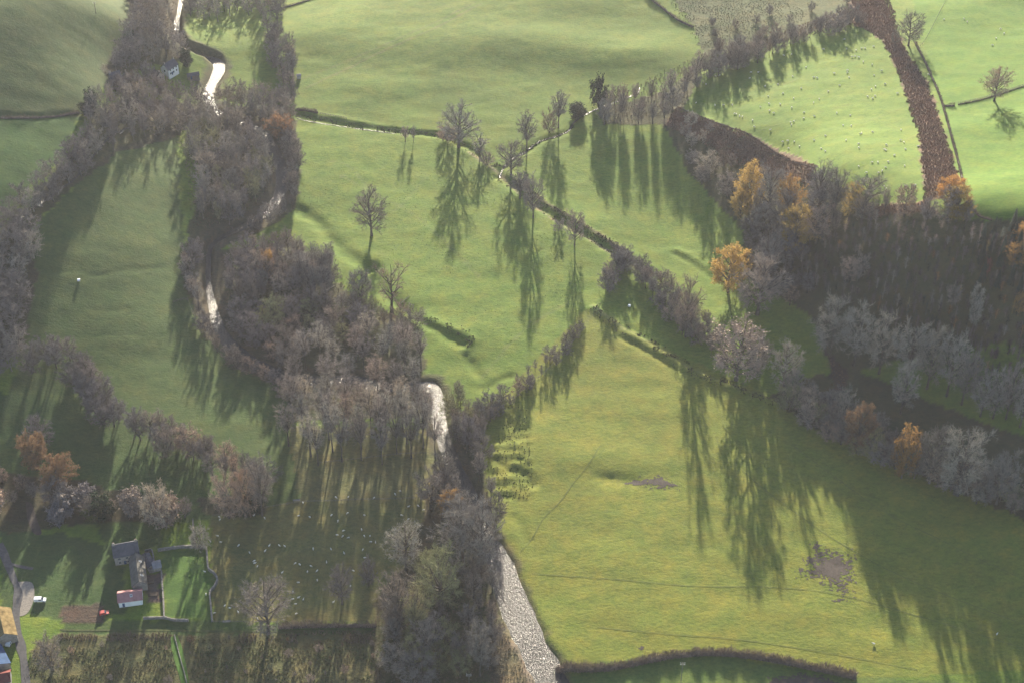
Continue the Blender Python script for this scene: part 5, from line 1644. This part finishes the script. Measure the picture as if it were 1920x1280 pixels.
# ------------------------------------------------------------------ sheep
def sheep_mesh(head_down):
    k = MB()

    def loft(rings):
        k0 = len(k.V); n5 = 9
        for (x, z, rw, rh) in rings:
            for q in range(n5):
                a = 2 * math.pi * q / n5
                k.V.append((x, rw * math.cos(a), z + rh * math.sin(a)))
        for i in range(len(rings) - 1):
            for q in range(n5):
                k.F.append((k0 + i * n5 + q, k0 + i * n5 + (q + 1) % n5, k0 + (i + 1) * n5 + (q + 1) % n5, k0 + (i + 1) * n5 + q))
        k.F.append(tuple(k0 + q for q in range(n5))); k.F.append(tuple(k0 + (len(rings) - 1) * n5 + q for q in range(n5)))
    hz = .42 if head_down else .98
    loft([(-.66, .66, .06, .06), (-.6, .66, .2, .22), (-.35, .66, .30, .31), (0, .64, .33, .33), (.35, .66, .29, .31), (.52, .70, .19, .22),
          (.64, .70 + (hz - .7) * .4, .13, .15), (.74, .7 + (hz - .7) * .85, .11, .13), (.88, hz, .10, .11), (1.04, hz - .06, .06, .06)])
    for x in (-.42, .38):
        for y in (-.17, .17):
            k.tube([(x, y, .5), (x + .02, y, .25), (x, y, .0)], [.085, .05, .045], 6)
    for s_ in (-1, 1):
        k.tube([(.82, s_ * .08, hz + .05), (.80, s_ * .22, hz + .03)], [.045, .02], 4)
    k.tube([(-.62, 0, .75), (-.72, 0, .5)], [.06, .03], 4)
    return k.mesh('sheep', 'sheep_wool', True)


SHEEP = [sheep_mesh(True), sheep_mesh(False)]
UP = [(1022, 195), (1033, 243), (918, 245), (1080, 250), (1107, 240), (1125, 240), (1168, 230), (1060, 283), (1075, 280), (1093, 285), (1116, 308), (1160, 322), (830, 335), (1037, 350), (1036, 362), (1045, 385), (970, 365), (1208, 352), (1170, 375), (868, 385), (885, 388), (763, 380), (1225, 418), (997, 425), (1177, 430), (1157, 447), (806, 440), (941, 455), (1138, 482), (1163, 490), (1176, 478), (1287, 465), (768, 490), (896, 493), (868, 512), (645, 518), (701, 520), (602, 533), (647, 552), (668, 563), (758, 537), (820, 560), (818, 590), (871, 580), (984, 563), (1051, 575), (473, 567), (482, 570), (498, 578), (511, 582), (562, 600), (571, 632), (753, 610), (757, 622), (768, 606), (651, 648), (1015, 625), (1056, 627), (1162, 658), (1101, 668), (1108, 664), (1305, 648), (927, 677), (1030, 700), (869, 700), (1303, 700), (1319, 710), (1092, 718), (1094, 738), (1231, 723), (1222, 745), (1229, 750), (1327, 745), (1389, 730), (713, 707), (738, 703), (770, 707), (797, 730), (743, 740), (906, 742), (926, 755), (1272, 775), (1161, 810), (1189, 810), (1241, 808), (1093, 830), (1227, 835), (1210, 853), (1192, 862), (1323, 828), (1132, 862), (1221, 930), (1231, 942), (1327, 928), (1376, 925), (1355, 973), (1298, 1008), (1376, 992)]
UPS = [(280, 512), (375, 525), (330, 420), (398, 375), (378, 380), (417, 523), (462, 523), (555, 360), (590, 360), (625, 430), (690, 420), (715, 465), (640, 480), (548, 390), (718, 275), (757, 270)]
RT = [(1520, 95), (1620, 92), (1636, 108), (1803, 143), (1780, 190), (1762, 225), (1820, 165), (1443, 372)]
L1 = [(1225, 350), (1228, 365), (1418, 340), (1477, 355), (1215, 455), (1232, 490), (1175, 487), (1333, 508), (1393, 548), (1480, 540), (1420, 595), (1422, 608), (1437, 625), (1330, 880), (1283, 858), (1255, 845), (1197, 885), (1438, 918), (1440, 885)]
L1P = [(1143, 655), (1150, 780)]
L2 = [(180, 343), (241, 350), (362, 340), (452, 328), (545, 340), (753, 340), (792, 292), (792, 362), (845, 287), (877, 310), (600, 243), (717, 222), (456, 238), (387, 240), (203, 270), (717, 418), (398, 372), (428, 427), (393, 450), (425, 457), (457, 465), (545, 455), (577, 455), (582, 488), (608, 492), (537, 532), (433, 553), (360, 530), (260, 527), (160, 608), (185, 615), (247, 623), (335, 603), (282, 650), (228, 655), (87, 660), (178, 715), (283, 703), (147, 768), (147, 808), (178, 800), (205, 810), (163, 835), (373, 825), (165, 890), (468, 735), (485, 650), (548, 577), (530, 420), (70, 508), (15, 510), (102, 513), (745, 205)]


def put_sheep(px, py, label, group, s=1.0):
    p_ = P(px, py)
    s = 1.1 if py < 420 else 1.0
    o = link('sheep', SHEEP[random.random() < .3], None, (p_[0], p_[1], p_[2] - .02), random.uniform(0, 6.28), None)
    q = s * random.uniform(.74, .9); o.scale = (q, q, q)
    return tag(o, label, 'sheep', group)


flock = {}


def herd(pts, sx, ox, oy, name):
    for a, b_ in pts:
        x = a / sx + ox; y = b_ / sx + oy + 2
        flock.setdefault(name(x, y), []).append((x, y))


herd(UP, 2.667, 1200, 0, lambda x, y: 'sunlit sheep in the %s %s part of the sheep pasture' % ('topmost' if y < 100 else 'upper' if y < 165 else 'middle' if y < 230 else 'lower' if y < 300 else 'lowest', 'left' if x < 1540 else 'right'))
herd(UPS, 2.667, 1200, 0, lambda x, y: 'sheep in the tree shadows of the sheep pasture')
herd(RT, 2.667, 1200, 0, lambda x, y: 'sheep in the bright field at the top right')
herd(L1, 2.977, 0, 850, lambda x, y: 'sheep near the paddock wall, %s of the lower field' % ('top' if y < 1010 else 'middle' if y < 1080 else 'bottom'))
herd(L1P, 2.977, 0, 850, lambda x, y: 'sheep inside the walled paddock')
herd(L2, 2.977, 500, 850, lambda x, y: 'sheep %s, %s of lower field' % ('in poplar shade' if y < 975 else 'in upper light streaks' if y < 1030 else 'in lower light streaks', 'right half' if x > 640 else 'middle'))
for lab, lst in flock.items():
    lst.sort()
    for i, (x, y) in enumerate(lst):
        put_sheep(x, y, f'white {lab}, {ordinal(i)} from left', lab.replace('sheep', 'sheep flock', 1))
put_sheep(1638, 1207, 'lone sheep in the sun of the big meadow', None)
put_sheep(1869, 1189, 'lone sheep in the shade near the right edge of the big meadow', None)

# ------------------------------------------------------------------ the misty air of the valley
if HAZE > 0:
    k = MB(); k.box(-2700, 2700, -1900, 3400, float(HG.min()) - 2, CAM_H + 12)
    m = bpy.data.materials.new('haze'); m.use_nodes = True
    n = m.node_tree; n.nodes.remove(n.nodes['Principled BSDF'])
    pv = n.nodes.new('ShaderNodeVolumePrincipled')
    pv.inputs['Color'].default_value = (.82, .84, .96, 1)
    pv.inputs['Density'].default_value = HAZE
    pv.inputs['Anisotropy'].default_value = .25
    n.links.new(pv.outputs[0], n.nodes['Material Output'].inputs['Volume'])
    MATS['haze'] = m
    hz_o = link('haze', k.mesh('haze', 'haze'))
    tag(hz_o, 'thin pale haze lying over the whole valley', 'haze', kind='stuff')
